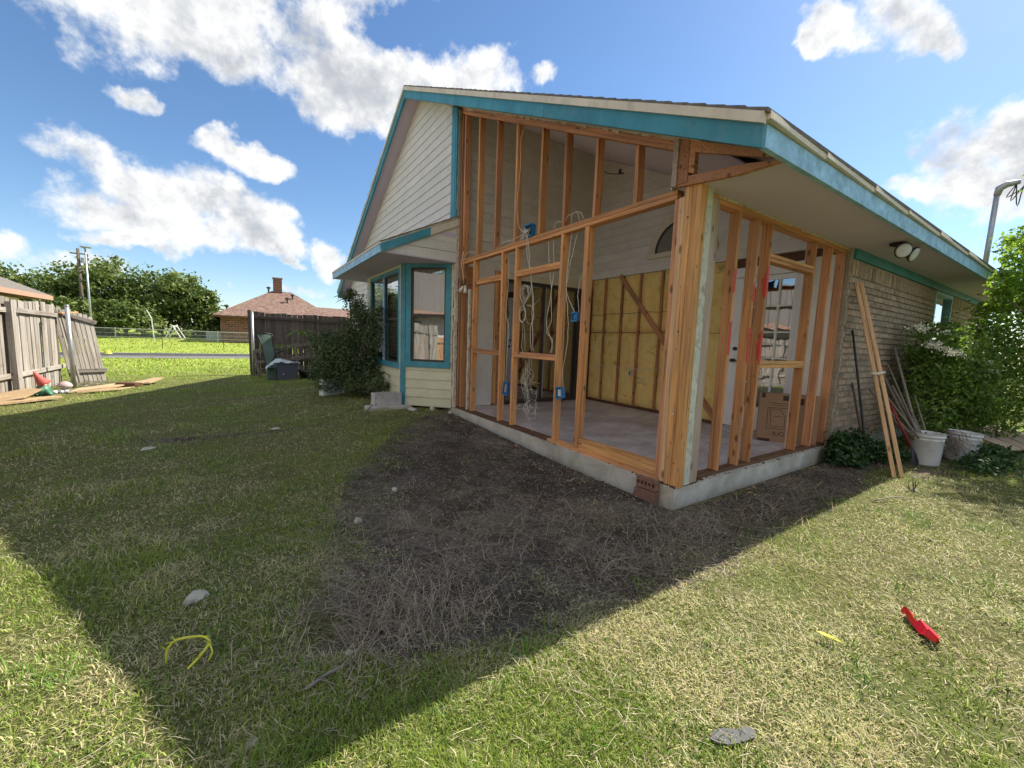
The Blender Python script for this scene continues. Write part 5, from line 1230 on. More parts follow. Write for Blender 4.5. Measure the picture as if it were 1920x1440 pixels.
for p, q in (((.17, .44), (-.12, .44)), ((-.12, .44), (-.12, .17)), ((-.12, .17), (.17, .17)), ((.17, .17), (.17, .44)), ((.15, .42), (.03, .42)), ((.15, .42), (.13, .30)), ((.13, .30), (.13, .20)), ((.13, .2), (-.04, .2)), ((.03, .42), (-.02, .33)), ((-.02, .33), (-.02, .2)), ((.10, .33), (.0, .33)), ((.16, .50), (-.05, .50)), ((.13, .475), (-.05, .475))): iline(p, q)
for (a, b, c, d) in ((.25, .21, .56, .62), (.02, -.04, .54, .60), (.26, .12, 0.0, .035), (-.16, -.20, .50, .58)): ink([(a, c), (b, c), (b, d), (a, d)])
def letters(txt, mtx, size, mat, parent):
    cu = bpy.data.curves.new('t', 'FONT'); cu.body = txt; cu.size = size; cu.extrude = .0008; to = bpy.data.objects.new('t', cu); C.objects.link(to)
    bpy.context.view_layer.update(); me = bpy.data.meshes.new_from_object(to.evaluated_get(bpy.context.evaluated_depsgraph_get())); C.objects.unlink(to); bpy.data.objects.remove(to)
    o = bpy.data.objects.new('lettering', me); o.matrix_basis = mtx; me.materials.clear(); return link(o, parent, mat)
letters('IUO', R_ @ Matrix.Translation((-.0616, .10, .085)) @ Matrix(((0, 0, -1, 0), (-1, 0, 0, 0), (0, 1, 0, 0), (0, 0, 0, 1))), .075, M['ink'], t_)
# service mast
t_ = thing('service_mast', (9.2, 1.3, 3.3), 'grey electrical service mast with curved hood and drooping wires behind the roof edge', 'utility mast')
MB().tube([(9.2, -.20, 2.4), (9.2, -.22, 4.30)], .042, 10).build('conduit', M['metal'], t_, smooth=True)
MB().tube([(9.2, -.22, 4.28), (9.2, -.24, 4.40), (9.22, -.33, 4.46), (9.26, -.48, 4.47)], [.05, .065, .06, .04], 12).build('weather_head', M['metal'], t_, smooth=True)
for i in (0, 2, 5): MB().tube(wob([(9.24, -.44, 4.44), (9.24, -.34 - .03 * i, 4.22 - .04 * i), (9.25, -.56, 4.36 + .02 * i), (9.4, -.85, 4.47), (10.5, -3.5, 4.7 + .2 * i)], sd=i, a=.003), .009, 5).build('service_wire', M['bronze'], t_, smooth=True)

# ------------------------------------------------------------------ left fence (runs along Y at x = -6.3)
def picket(t_, x, y, w, z0, z1, mat='fence', lean=0, nm='picket', dx=0, th=.018):
    zz = z1 + random.uniform(-.025, .025)
    return lumber(nm, (x + dx, y, z0), (x + dx + random.uniform(-.01, .01), y + lean + random.uniform(-.008, .008), zz), w, th, M[mat], t_, up=(1, 0, 0), bev=.004)
t_ = thing('wooden_fence', (-6.3, 8, -.13), 'weathered grey picket fence along the left edge of the lawn', 'fence', 'weathered wooden fences')
y = 2.0
while y < 10.95:
    w = .135 + random.uniform(-.005, .01); picket(t_, -6.33, y, w, -.12, 1.60, dx=random.uniform(-.006, .006)); y += w + random.choice((.006, .012, .03))
for z in (1.39, .27):
    for a, b in ((2.0, 4.4), (4.41, 6.8), (6.81, 8.9), (8.91, 11.15)): lumber('rail', (-6.29, a, z + random.uniform(-.02, .02)), (-6.29, b, z + random.uniform(-.03, .03)), .085, .04, M['fence'], t_, up=(1, 0, 0))
for y in (2.2, 4.6, 7.0): lumber('post', (-6.23, y, -.2), (-6.23, y, 1.6), .09, .09, M['fence'], t_, up=(1, 0, 0))
picket(t_, -6.36, 11.07, .12, -.12, 1.50, 'fence_dark'); picket(t_, -6.40, 11.22, .12, -.12, 1.45, 'fence_dark')
o = lumber('leaning_post', (-6.22, 8.60, -.15), (-6.25, 8.66, 1.53), .16, .08, M['fence'], None, up=(1, 0, 0)); tag(o, 'broad leaning grey post propped against the left fence', 'post')
# pipe post
m = MB().tube([(-5.9, 10.06, -.2), (-5.93, 10.10, 1.56)], .036, 12).tube([(-5.93, 10.10, 1.55), (-5.93, 10.10, 1.58)], [.042, .03], 12)
tag(m.build('steel_post', M['metal'], None, smooth=True), 'round galvanised steel post between the fence and its fallen panel', 'post', 'galvanised fence posts')
# fallen panel
t_ = thing('fallen_fence_panel', (-5.95, 11.3, -.13), 'loose grey fence panel tilted sideways at the end of the left fence', 'fence panel', 'weathered wooden fences')
bl, br_ = Vector((-6.20, 11.10, -.16)), Vector((-5.68, 11.36, -.11)); tl, trr = Vector((-6.50, 11.30, 1.60)), Vector((-5.90, 11.62, 1.36))
for i in range(8):
    a, b = bl.lerp(br_, (i + .5) / 8), tl.lerp(trr, (i + .5) / 8); lumber('picket', a, b + (b - a).normalized() * random.uniform(-.02, .03), .073, .018, M['fence'], t_, up=(.55, -.8, 0), bev=.004)
for f in (.17, .93):
    a, b = bl.lerp(tl, f), br_.lerp(trr, f); off = Vector((.02, -.035, 0)); lumber('rail', a + off, b + off + (b - a) * .06, .035, .085, M['fence'], t_)
lumber('broken_brace', (-6.0, 10.85, -.1), (-6.28, 11.05, 1.50), .09, .03, M['fence'], t_, up=(1, 0, 0))
lumber('split_board', (-6.25, 10.9, 1.42), (-6.08, 11.25, 1.46), .10, .03, M['orange_fence'], t_)
# more fence behind the camera side: the row seen mirrored in the bay glass
t_ = thing('cedar_fence', (-8.6, -3, -.13), 'long orange cedar fence to the left of the yard', 'fence')
for i in range(112): picket(t_, -8.6, -8.4 + i * .15, .142, -.12, 1.25, 'orange_fence')
for z in (.25, 1.0): lumber('rail', (-8.56, -8.5, z), (-8.56, 8.4, z), .04, .09, M['orange_fence'], t_)
# lawn clutter in front of the left fence
t_ = thing('garden_gnome', at(-6.03, 8.95), 'garden gnome with faded red pointed hat tipping beside the left fence', 'gnome')
b = Vector(at(-6.03, 8.95))
MB().lathe([(0, 0), (.10, 0), (.115, .05), (.10, .12), (.07, .18), (.04, .19)], 16, tuple(b)).build('body', M['greenplastic'], t_, smooth=True)
MB().lathe([(0, 0), (.045, .0), (.05, .04), (.035, .075), (0, .09)], 14, tuple(b + Vector((.01, -.03, .16)))).build('face', M['skin'], t_, smooth=True)
MB().tube([b + Vector((.04, 0, .20)), b + Vector((.0, 0, .24)), b + Vector((-.05, 0, .33)), b + Vector((-.08, 0, .40)), b + Vector((-.10, .0, .44))], [.10, .085, .05, .03, .008], 14).build('pointed_hat', M['gnomered'], t_, smooth=True)
MB().tube([b + Vector((.06, -.09, .10)), b + Vector((.12, -.12, .03)), b + Vector((.14, -.12, .0))], [.03, .035, .03], 8).build('arm', M['greenplastic'], t_, smooth=True)
for s in (-1, 1): MB().tube([b + Vector((.05 * s, -.08, .02)), b + Vector((.06 * s, -.14, .02))], [.03, .028], 8).build('boot', M['black'], t_, smooth=True)
t_ = thing('mushroom_ornament', at(-5.85, 9.35), 'dome shaped pinkish grey mushroom ornament at the foot of the steel post', 'ornament')
b = Vector(at(-5.85, 9.35))
MB().lathe([(0, .22), (.04, .215), (.075, .19), (.10, .155), (.108, .12), (.10, .11), (.04, .105), (0, .105)], 20, tuple(b)).build('cap', mpaint('faded_pink_cap', (.46, .34, .33), .6, .3, 9, .1, 30), t_, smooth=True)
MB().lathe([(.06, -.01), (.055, .06), (.045, .13)], 14, tuple(b)).build('stem', M['stone'], t_, smooth=True)
for i in range(5):
    a = rr.uniform(0, 6); MB().lathe([(0, -.02), (.05, 0), (.055, .03), (.03, .06), (0, .065)], 10, tuple(b + Vector((-.18 + i * .075, -.12 + .03 * math.sin(a), 0)))).build('pebble', M['bucket' if i % 2 else 'metal'], t_, smooth=True)
def flat_debris(name, label, cat, pts, z, th, mat, tilt=(0, 0), grp=None):
    c = Vector((sum(p[0] for p in pts) / len(pts), sum(p[1] for p in pts) / len(pts), 0)); m = MB().prism([(p[0] - c.x, p[1] - c.y) for p in pts], 2, 0, th)
    R_ = Matrix.Translation((c.x, c.y, gz(c.x, c.y) + z)) @ Matrix.Rotation(tilt[0], 4, 'X') @ Matrix.Rotation(tilt[1], 4, 'Y'); m.V = [tuple(R_ @ Vector(v)) for v in m.V]
    return tag(m.build(name, M[mat], None), label, cat, grp)
DG = 'flat wood and cardboard scraps on the grass by the left fence'
flat_debris('cardboard_scrap', 'bent tan sheet on the grass at the left edge of the photo', 'scrap', [(-6.45, 7.75), (-5.95, 7.9), (-5.85, 8.35), (-6.1, 8.5), (-6.5, 8.3)], .10, .012, 'oldtan', (.18, -.12), DG)
flat_debris('wood_scrap', 'long flat tan board lying nearest the shade at the left edge', 'scrap', [(-6.4, 7.35), (-5.85, 7.85), (-5.6, 8.2), (-5.7, 8.27), (-6.4, 7.8)], .03, .03, 'oldtan', (.03, 0), DG)
flat_debris('wood_scrap', 'flat pale board on the grass right of the steel post', 'scrap', [(-5.75, 9.1), (-5.2, 9.7), (-5.0, 10.2), (-5.12, 10.3), (-5.7, 9.5)], .04, .025, 'oldtan', (.06, .03), DG)
flat_debris('wood_scrap', 'second tan board lying under the pale one beside the fallen panel', 'scrap', [(-5.6, 8.95), (-5.1, 9.35), (-4.95, 9.95), (-5.3, 9.6)], .015, .02, 'oldtan', (-.03, .0), DG)
flat_debris('bark_slab', 'curled orange brown bark piece on the grass beyond the boards', 'bark', [(-5.1, 10.2), (-4.75, 10.3), (-4.55, 10.7), (-4.7, 10.8), (-5.1, 10.45)], .05, .03, 'oldtan', (.12, -.1), DG)
flat_debris('bark_slab', 'dark brown bark chunk with orange edge near the shade line', 'bark', [(-5.25, 9.9), (-4.95, 9.95), (-4.85, 10.15), (-5.15, 10.2)], .03, .06, 'stud_dark', (0, .1), DG)
m = MB()
for i in range(120):
    x, y = -5.9 + rr.gauss(0, .25), 10.6 + rr.gauss(0, .3); a = rr.uniform(0, 3.14); z = gz(x, y) + rr.uniform(.0, .05); L = rr.uniform(.05, .2)
    m.tube([(x, y, z), (x + L * math.cos(a), y + L * math.sin(a), z + rr.uniform(-.01, .03))], .005, 4)
tag(m.build('twig_litter', M['stick'], None, fixn=False), 'twigs littering the grass around the fallen panel', kind='stuff')
# neighbour's house beyond the left fence
nh = thing('neighbour_house', (-12, 15, -.1), 'low neighbouring house with grey shingle roof and salmon fascia behind the left fence', 'house')
MB().box((-16, -9, -.15), (-9.2, 18.8, 2.0)).build('wall', M['siding'], nh)
R2 = MB().hexa([(-16.5, -9.5, 2.17), (-8.55, -9.5, 2.17), (-8.55, 19.3, 2.17), (-16.5, 19.3, 2.17), (-12.55, -9.5, 4.3), (-12.5, -9.5, 4.3), (-12.5, 15.0, 4.3), (-12.55, 15.0, 4.3)]).build('roof', M['shingle'], nh)
MB().box((-8.58, -9.5, 2.02), (-8.54, 19.28, 2.168)).box((-16.5, 19.285, 2.02), (-8.54, 19.32, 2.168)).build('fascia_board', M['tan'], R2)
for i in range(5): MB().box((-9.19, -7 + i * 4.2, .8), (-9.15, -5.6 + i * 4.2, 1.8)).build('window', M['darkroom'], nh)

# ------------------------------------------------------------------ rear fence with clutter
t_ = thing('wooden_fence', (-1.4, 12.42, -.13), 'dark weathered board fence behind the stacked clutter', 'fence', 'weathered wooden fences')
x = -2.66
while x < 0.0:
    w = .138; lumber('picket', (x + w / 2, 12.45, -.12), (x + w / 2, 12.45, 1.75 + random.uniform(-.02, .02)), w, .018, M['fence_dark'], t_, up=(0, 1, 0), bev=.004); x += w + random.choice((.004, .012, .004))
for z in (1.60, .35): lumber('rail', (-2.7, 12.40, z), (0.0, 12.40, z - .02), .04, .09, M['fence_dark'], t_)
lumber('end_board', (-2.74, 12.47, -.15), (-2.77, 12.47, 1.80), .09, .06, M['fence_dark'], t_, up=(0, 1, 0))
m = MB().tube([(-2.70, 12.36, -.2), (-2.70, 12.36, 1.72)], .035, 12).lathe([(.035, 0), (.042, .01), (.03, .03), (0, .035)], 12, (-2.70, 12.36, 1.71))
tag(m.build('steel_post', M['metal'], None, smooth=True), 'round galvanised steel post at the open end of the dark rear fence', 'post', 'galvanised fence posts')
# deck box
t_ = thing('deck_box', (-1.95, 10.65, -.13), 'dark grey resin storage box standing on the grass', 'storage box')
MB().box((-2.20, 10.45, -.13), (-1.71, 10.95, .33)).build('box_body', M['charcoal'], t_)
MB().box((-2.22, 10.43, .33), (-1.69, 10.97, .375)).build('lid', M['charcoal'], t_)
for i in range(6): MB().box((-2.17 + i * .076, 10.442, -.09), (-2.17 + i * .076 + .066, 10.452, .27)).build('panel', M['charcoal'], t_)
MB().box((-2.07, 10.432, .05), (-2.05, 10.444, .09)).build('latch', M['bucket'], t_)
MB().box((-2.42, 10.72, -.13), (-2.24, 11.05, .22)).build('side_bin', M['greenfab'], t_)
# crumpled tarp on top
V = []; Fq = []; nx_, ny_ = 26, 16
for j in range(ny_ + 1):
    for i in range(nx_ + 1):
        u, v_ = i / nx_, j / ny_; x = -2.46 + .80 * u; y = 10.40 + .45 * v_
        h = .40 + .06 * float(vnoise(np.array(u * 7.), np.array(v_ * 5. + 3))) + .09 * math.exp(-((u - .4) / .22) ** 2) * math.sin(math.pi * v_) ** .5
        h -= .16 * max(0, (.28 - u) / .28) ** 1.5 + .03 * float(vnoise(np.array(u * 21.), np.array(v_ * 17.)))
        if u > .95: h -= .03
        V.append((x, y, h - .035))
for j in range(ny_):
    for i in range(nx_): a = j * (nx_ + 1) + i; Fq.append((a, a + 1, a + nx_ + 2, a + nx_ + 1))
o = obj('tarp', V, Fq, M['cloth'], smooth=True); tag(o, 'crumpled pale blue and white tarp thrown over the grey storage box', 'tarp')
# green mesh recliner
t_ = thing('reclining_chair', (-2.35, 11.5, -.13), 'tall backed green mesh garden chair tilted against the rear fence', 'chair')
bk_ = MB(); V = []; Fq = []
for i in range(13):
    f = i / 12; z = 1.12 - f * 1.02; xc = -2.42 + .14 * f ; yy_ = 11.75 - .25 * math.sin(f * 1.4); w = .145 + (.03 if f < .1 else 0)
    for s in (-1, 0, 1): V.append((xc + s * w + (.03 * f), yy_ - .02 * (1 - abs(s)), z + .02 * (1 - abs(s))))
for i in range(12):
    for j in (0, 1): Fq.append((i * 3 + j, i * 3 + j + 1, i * 3 + j + 4, i * 3 + j + 3))
obj('back_mesh', V, Fq, M['greenfab'], t_, smooth=True)
MB().tube([V[i * 3] for i in range(13)], .014, 6).build('frame', M['black'], t_, smooth=True)
MB().tube([V[i * 3 + 2] for i in range(13)] , .014, 6).build('frame', M['black'], t_, smooth=True)
MB().tube([V[0], V[1], V[2]], .016, 6).build('frame', M['black'], t_, smooth=True)
MB().tube([(-2.0, 11.2, .66), (-2.18, 11.25, .58), (-2.27, 11.3, .38), (-2.30, 11.3, .12)], .018, 6).build('arm', M['black'], t_, smooth=True)
# wooden bench leaning
def slat_bench(ox, oy, ang, label, w=1.0, h=.75, n=3):
    t_ = thing('wooden_bench', (ox, oy, -.13), label, 'bench', 'old wooden bench frames against the rear fence')
    R_ = Matrix.Translation((ox, oy, -.10)) @ Matrix.Rotation(ang, 4, 'Y') @ Matrix.Rotation(math.radians(-12), 4, 'X')
    for i in range(n):
        z = .06 + i * h / (n - 1); lumber('slat', R_ @ Vector((0, 0, z)), R_ @ Vector((w, 0, z)), .03, .09, M['stick'], t_)
        if i < n - 1: lumber('slat', R_ @ Vector((.03, .10, z + .12)), R_ @ Vector((w - .02, .10, z + .12)), .03, .06, M['stick'], t_)
    for x in (.04, w * .5, w - .04): lumber('leg', R_ @ Vector((x, .03, -.02)), R_ @ Vector((x, .03, h + .08)), .06, .05, M['stick'], t_, up=(0, 1, 0))
slat_bench(-2.62, 11.85, math.radians(-8), 'left slatted grey bench frame behind the green chair', .75, .66)
slat_bench(-2.05, 11.75, math.radians(-9), 'wide slatted grey bench frame behind the storage box', 1.05, .78, 3)
t_ = thing('plant_pot', (-1.4, 10.95, -.13), 'dark round tub between the storage box and the bush', 'tub')
MB().lathe([(0, 0), (.24, 0), (.30, .22), (.33, .24), (.33, .27), (.29, .27), (.26, .05), (0, .05)], 24, (-1.35, 10.95, -.13)).build('tub_body', M['bronze'], t_, smooth=True)
MB().lathe([(.333, .235), (.338, .24), (.338, .262), (.333, .268)], 24, (-1.35, 10.95, -.13)).build('rim', M['stick'], t_, smooth=True)
# white vented unit by the bush
t_ = thing('white_vent_unit', (-1.45, 6.95, -.1), 'off white box with slotted grille sitting at the foot of the dark bush', 'vent box')
R_ = Matrix.Translation((-1.63, 6.85, -.09)) @ Matrix.Rotation(math.radians(18), 4, 'Z')
mk = lambda a, b, nm, mt: MB().hexa([tuple(R_ @ Vector(v)) for v in MB().box(a, b).V]).build(nm, M[mt], t_)
mk((0, 0, 0), (.46, .16, .36), 'casing', 'white')
for i in range(8): mk((.10 + i * .034, -.006, .24), (.115 + i * .034, .004, .33), 'slot', 'metal')
for i in range(7): mk((.10, -.006, .06 + i * .022), (.40, .002, .068 + i * .022), 'louvre', 'metal')

# ------------------------------------------------------------------ foliage
def leaves(P, size, Nrm=None, asp=.55, rnd=None, spread=1.0, droop=0.0):
    """P (n,3) leaf centres; returns V,F,rnd for folded rhombic leaves"""
    n = len(P); d = rng.normal(size=(n, 3)); d[:, 2] -= droop; d /= np.linalg.norm(d, axis=1, keepdims=True)
    u = rng.normal(size=(n, 3))
    if Nrm is not None: u = u * spread + Nrm * 1.4
    s = np.cross(d, u); s /= np.linalg.norm(s, axis=1, keepdims=True) + 1e-9
    nn = np.cross(s, d); L = (size * rng.uniform(.6, 1.25, n))[:, None] if np.isscalar(size) else (size * rng.uniform(.7, 1.2, n))[:, None]
    a = P - d * L * .5; b = P + s * L * asp * .5 + nn * L * .08 - d * L * .05; c = P + d * L * .5; e = P - s * L * asp * .5 + nn * L * .08 - d * L * .05
    V = np.stack([a, b, c, e], 1).reshape(-1, 3); i = np.arange(n) * 4
    F_ = np.concatenate([np.stack([i, i + 1, i + 2], 1), np.stack([i, i + 2, i + 3], 1)])
    r_ = rng.random(n) if rnd is None else np.clip(rnd, 0, 1)
    return V, F_, np.repeat(r_, 4)
def clump_points(lobes, n, k=26, rr_=.28, seed=0):
    """lobes: (x,y,z,rx,ry,rz); leaves gather in small clumps near lobe surfaces"""
    L = np.array(lobes, float); vol = (L[:, 3] * L[:, 4] * L[:, 5]) ** (2 / 3); pr_ = vol / vol.sum()
    nc = max(8, n // k); li = rng.choice(len(L), nc, p=pr_); d = rng.normal(size=(nc, 3)); d /= np.linalg.norm(d, axis=1, keepdims=True)
    rad = rng.uniform(.35, 1.05, nc) ** .6
    cc = L[li, :3] + d * L[li, 3:] * rad[:, None]; cs = L[li, 3:].mean(1) * rr_ * rng.uniform(.5, 1.3, nc)
    ci = rng.integers(0, nc, n); off = rng.normal(size=(n, 3)) * cs[ci][:, None] * .6; off[:, 2] *= .7
    P = cc[ci] + off; base = rng.random(nc)[ci] * .6 + .2
    return P, d[ci], np.clip(base + rng.normal(0, .13, n), 0, 1)
def foliage(name, lobes, n, size, mat, parent, k=26, rr_=.28, asp=.55, droop=0.3, zmin=None):
    P, Nn, r_ = clump_points(lobes, n, k, rr_)
    if zmin is not None: m_ = P[:, 2] > zmin; P, Nn, r_ = P[m_], Nn[m_], r_[m_]
    Nn = Nn.copy(); Nn[:, 2] += .5
    V, F_, r2 = leaves(P, size, Nn, asp, r_, droop=droop)
    o = npmesh(name, V, F_, M[mat], parent, attr={'rnd': ('FLOAT', r2)}); return o
def branches(name, base, tips, r0, parent, mat='bark', sag=.12, name2=None):
    m = MB()
    for tpt in tips:
        a, b = Vector(base), Vector(tpt); mid = a.lerp(b, .5) + Vector((random.uniform(-sag, sag), random.uniform(-sag, sag), random.uniform(0, sag))) * (b - a).length * .5
        pts = [a, a.lerp(mid, .5) + Vector((0, 0, .03)), mid, mid.lerp(b, .55), b]; m.tube(pts, [r0, r0 * .8, r0 * .6, r0 * .4, r0 * .15], 6)
    return m.build(name, M[mat], parent, smooth=True, fixn=False)
# far trees
def far_tree(x, y, h, w, label, n=7000, seed=1, leafs=.30, mat='leaf_far', low=.12):
    random.seed(seed); zb = gz(x, y); t_ = thing('tree', (x, y, zb), label, 'tree', 'leafy trees beyond the chain link fence')
    lobes = [(x, y, zb + h * .55, w * .42, w * .42, h * .36)]
    for i in range(13):
        a = random.uniform(0, 6.28); rr1 = random.uniform(.3, 1) ** .7; f = random.uniform(low, .92); rz = w * .5 * math.sqrt(max(.05, 1 - ((f - .42) / .6) ** 2)) * rr1; s = w * random.uniform(.13, .22)
        lobes.append((x + rz * math.cos(a), y + rz * math.sin(a), zb + h * f - s * .3, s, s, s * .8))
    tips = [(l[0], l[1], l[2]) for l in lobes[1:]]
    MB().tube([(x, y, zb - .1), (x + .1, y, zb + h * .25), (x - .05, y, zb + h * .5)], [w * .035, w * .028, w * .018], 8).build('trunk', M['bark'], t_, smooth=True)
    branches('limbs', (x, y, zb + h * .3), tips[:8], w * .015, t_)
    foliage('crown', lobes, n, leafs, mat, t_, k=22, rr_=.42, asp=.7)
    return t_
far_tree(-22.5, 50, 5.8, 9.0, 'broad tree at the far left edge above the shingle roof', 8500, 1)
far_tree(-17.2, 51, 5.6, 7.0, 'tree with pale green tufts left of the utility poles', 7500, 2)
far_tree(-12.9, 49, 7.1, 6.8, 'tallest tree, right behind the two utility poles', 9000, 3)
far_tree(-9.4, 48, 6.2, 7.4, 'large rounded tree in the middle of the distant tree row', 9500, 4)
far_tree(-6.6, 47.5, 4.9, 4.6, 'right most full tree of the distant row, beside the brick house', 6000, 5)
far_tree(-11.0, 43.5, 3.2, 4.2, 'low bushy tree at the base of the distant row', 4500, 6, low=.02)
far_tree(-14.6, 44.5, 3.0, 5.0, 'low dense tree behind the fence below the tall poles', 4500, 7, low=.02)
far_tree(-5.2, 46.5, 2.0, 3.0, 'small bright bush tree at the corner of the brick house', 2200, 8, low=.02)
far_tree(-28, 52, 6.5, 9.0, 'left most and widest tree of the distant row, past the shingle roof', 5000, 9)
# far side: trees behind the camera, what the glass mirrors
for i, (x, y, h, w) in enumerate(((-22, -8, 8, 9), (-24, 2, 7, 8), (-10, -22, 8, 9))): far_tree(x, y, h, w, ('tall garden tree beyond the near end of the orange cedar fence', 'tree rising over the ridge of the neighbouring shingle roof', 'tree standing alone across the yard, facing the porch corner')[i], 3500, 20 + i)
# utility poles
for (x, y, zt, r, lb, mt) in ((-13.7, 45, 7.25, .11, 'dark wooden utility pole, left of the two by the trees', 'bark'), (-9.96, 30, 5.35, .045, 'pale metal light pole, right of the two by the trees', 'metal')):
    t_ = thing('utility_pole', (x, y, gz(x, y)), lb, 'utility pole', 'poles in front of the distant trees')
    MB().tube([(x, y, gz(x, y) - .2), (x - .05, y, zt)], [r * 1.2, r * .85], 10).build('pole', M[mt], t_, smooth=True)
    MB().box((x - .5, y - .04, zt - .45), (x + .5, y + .04, zt - .36)).build('crossarm', M['bark'], t_) if mt == 'bark' else MB().tube([(x - .05, y, zt), (x - .25, y, zt + .08), (x + .2, y, zt + .06)], .05, 6).build('lamp_head', M['metal'], t_)
    if mt == 'bark': MB().lathe([(0, 0), (.14, 0), (.14, .4), (0, .42)], 12, (x + .22, y, zt - 1.1)).build('transformer', M['metal'], t_)
# chain link fence
t_ = thing('chain_link_fence', (-10, 37, 0), 'low galvanised chain link fence in front of the distant trees', 'fence')
fy = 37.2; xs = [-22 + i * 2.9 for i in range(8)]; 
for x in xs: MB().tube([(x, fy, gz(x, fy) - .1), (x, fy, 1.12)], .035, 6).build('post', M['metal'], t_)
MB().tube([(-22, fy, 1.10), (-1.7, fy, 1.02)], .028, 6).build('top_rail', M['metal'], t_)
MB().tube([(-22, fy, .50), (-1.7, fy, .45)], .028, 6).build('bottom_rail', M['metal'], t_)
m = MB(); x = -22
while x < -1.8:
    m.tube([(x, fy, .45), (x + .6, fy, 1.08)], .004, 3, False).tube([(x + .6, fy, .45), (x, fy, 1.08)], .004, 3, False); x += .11
tag(m.build('wire_mesh', M['metal'], t_, fixn=False), kind='stuff')
t_ = thing('wire_fence', (-8, 30, 0), 'thin steel post and wire fence on the far grass bank', 'fence')
for i in range(8):
    x = -16 + i * 3.1 - .1 * i; MB().tube([(x, 30, gz(x, 30) - .1), (x, 30, .86)], .02, 5).build('post', M['bark'], t_)
for z in (.84, .5): MB().tube([(-16, 30, z), (5.5, 30, z - .05)], .007, 4).build('wire', M['metal'], t_)
t_ = thing('swing_set', (-7.4, 41, .2), 'white A frame swing set behind the chain link fence', 'swing set')
for y_ in (41, 43.4):
    for s in (-1, 1): MB().tube([(-7.7, y_, 1.40), (-7.7 + s * .55, y_, gz(-7.7, y_))], .045, 6).build('leg', M['white'], t_)
MB().tube([(-7.7, 41, 1.38), (-7.7, 43.4, 1.38)], .04, 6).build('crossbar', M['white'], t_)
m = MB().tube([(-8.6, 39, gz(-8.6, 39)), (-8.7, 39, 1.9), (-8.95, 39, 2.5)], .04, 6); tag(m.build('bent_pole', M['bucket'], None), 'thin bent white pole rising behind the chain link fence', 'pole')
m = MB().box((-5.5, 40, .2), (-4.0, 40.1, 1.0)); tag(m.build('privacy_screen', M['metal'], None), 'pale grey panel behind the chain link fence beside the brick house', 'panel')
m = MB().lathe([(.0, .0), (.16, .0), (.10, .12), (0, .14)], 10, (-8.3, 24.6, -.11)); tag(m.build('utility_marker', M['yellow'], None), 'small orange yellow marker on the far kerb', 'marker')
# red brick house far off
fh = thing('brick_house', (2, 42, .4), 'distant red brick house with reddish hip roof and brick chimney', 'house')
gzb = .30
MB().box((-4.45, 38.6, gzb - .5), (9, 48.0, 2.55)).build('wall', M['farbrick'], fh)
rf = MB().hexa([(-4.95, 38.0, 2.38), (4.5, 38.0, 2.38), (4.5, 48.6, 2.38), (-4.95, 48.6, 2.38), (-.55, 43.0, 5.02), (1.05, 43.0, 5.02), (1.05, 43.6, 5.02), (-.55, 43.6, 5.02)]).build('roof', M['farroof'], fh)
MB().hexa([(3.0, 38.9, 2.38), (12.5, 38.9, 2.38), (12.5, 48.2, 2.38), (3.0, 48.2, 2.38), (3.0, 43.2, 3.80), (10.5, 43.2, 3.80), (10.5, 43.8, 3.80), (3.0, 43.8, 3.80)]).build('roof', M['farroof'], fh)
MB().box((-4.97, 37.96, 2.22), (4.5, 38.0, 2.38)).box((-4.99, 38.0, 2.22), (-4.95, 48.6, 2.38)).build('fascia_board', M['stud_dark'], rf)
MB().box((-.45, 42.6, 4.3), (.25, 43.3, 6.18)).build('chimney', M['farbrick'], rf)
MB().box((-.52, 42.53, 6.18), (.32, 43.37, 6.26)).build('chimney_cap', M['stone'], rf)
MB().box((-1.0, 42.7, 4.72), (.9, 42.75, 4.80)).build('flashing', M['bucket'], rf)
for (x, y, z) in ((-.85, 42.6, 4.9), (1.0, 41.6, 4.3), (.5, 40.8, 3.9), (6.5, 42.6, 3.6), (-4.1, 43, 3.0)): MB().lathe([(.07, -.3), (.07, .25), (.16, .27), (.16, .42), (0, .45)], 10, (x, y, z)).build('roof_vent', M['bronze'], rf)
t_ = thing('antenna', (-5.5, 50, 0), 'tiny rooftop antenna beside the brick house', 'antenna')
MB().tube([(-5.5, 50, .6), (-5.5, 50, 4.0)], .035, 5).build('mast', M['metal'], t_); MB().tube([(-5.9, 50, 3.6), (-5.1, 50, 3.8)], .025, 5).build('crossbar', M['metal'], t_)

# dark bush beside the bay window
random.seed(11)
t_ = thing('bush', (-1.15, 6.9, -.08), 'large dark unkempt bush covering the left side of the bay window', 'bush', 'bushes beside the house')
lob = [(-1.15, 6.9, .45, .50, .45, .45), (-1.30, 6.9, .85, .42, .45, .42), (-1.05, 6.7, .80, .40, .45, .45), (-.95, 6.7, 1.25, .28, .4, .35), (-1.35, 7.3, .60, .40, .4, .5), (-1.5, 7.4, .95, .30, .3, .3),
       (-.98, 6.55, 1.6, .17, .28, .3), (-1.05, 6.9, 1.85, .20, .25, .22), (-.85, 6.2, 1.1, .14, .3, .4), (-.80, 5.9, 1.45, .08, .2, .28), (-1.0, 6.3, .35, .35, .4, .35), (-.85, 5.6, .3, .18, .25, .2), (-1.5, 7.0, .35, .35, .3, .35)]
tips = [(l[0], l[1], l[2] + l[5] * .5) for l in lob] + [(-1.05, 7.0, 2.1), (-.9, 6.0, 1.75), (-1.5, 7.4, 1.25), (-1.35, 7.1, 1.5)]
branches('stems', (-1.05, 6.75, -.1), tips, .018, t_)
foliage('foliage', lob, 26000, .048, 'leaf_bush', t_, k=24, rr_=.38, asp=.6, zmin=-.08)
t_ = thing('broad_leaf_plant', (-.95, 7.1, -.08), 'plant with big pale yellow green leaves poking above the dark bush', 'plant')
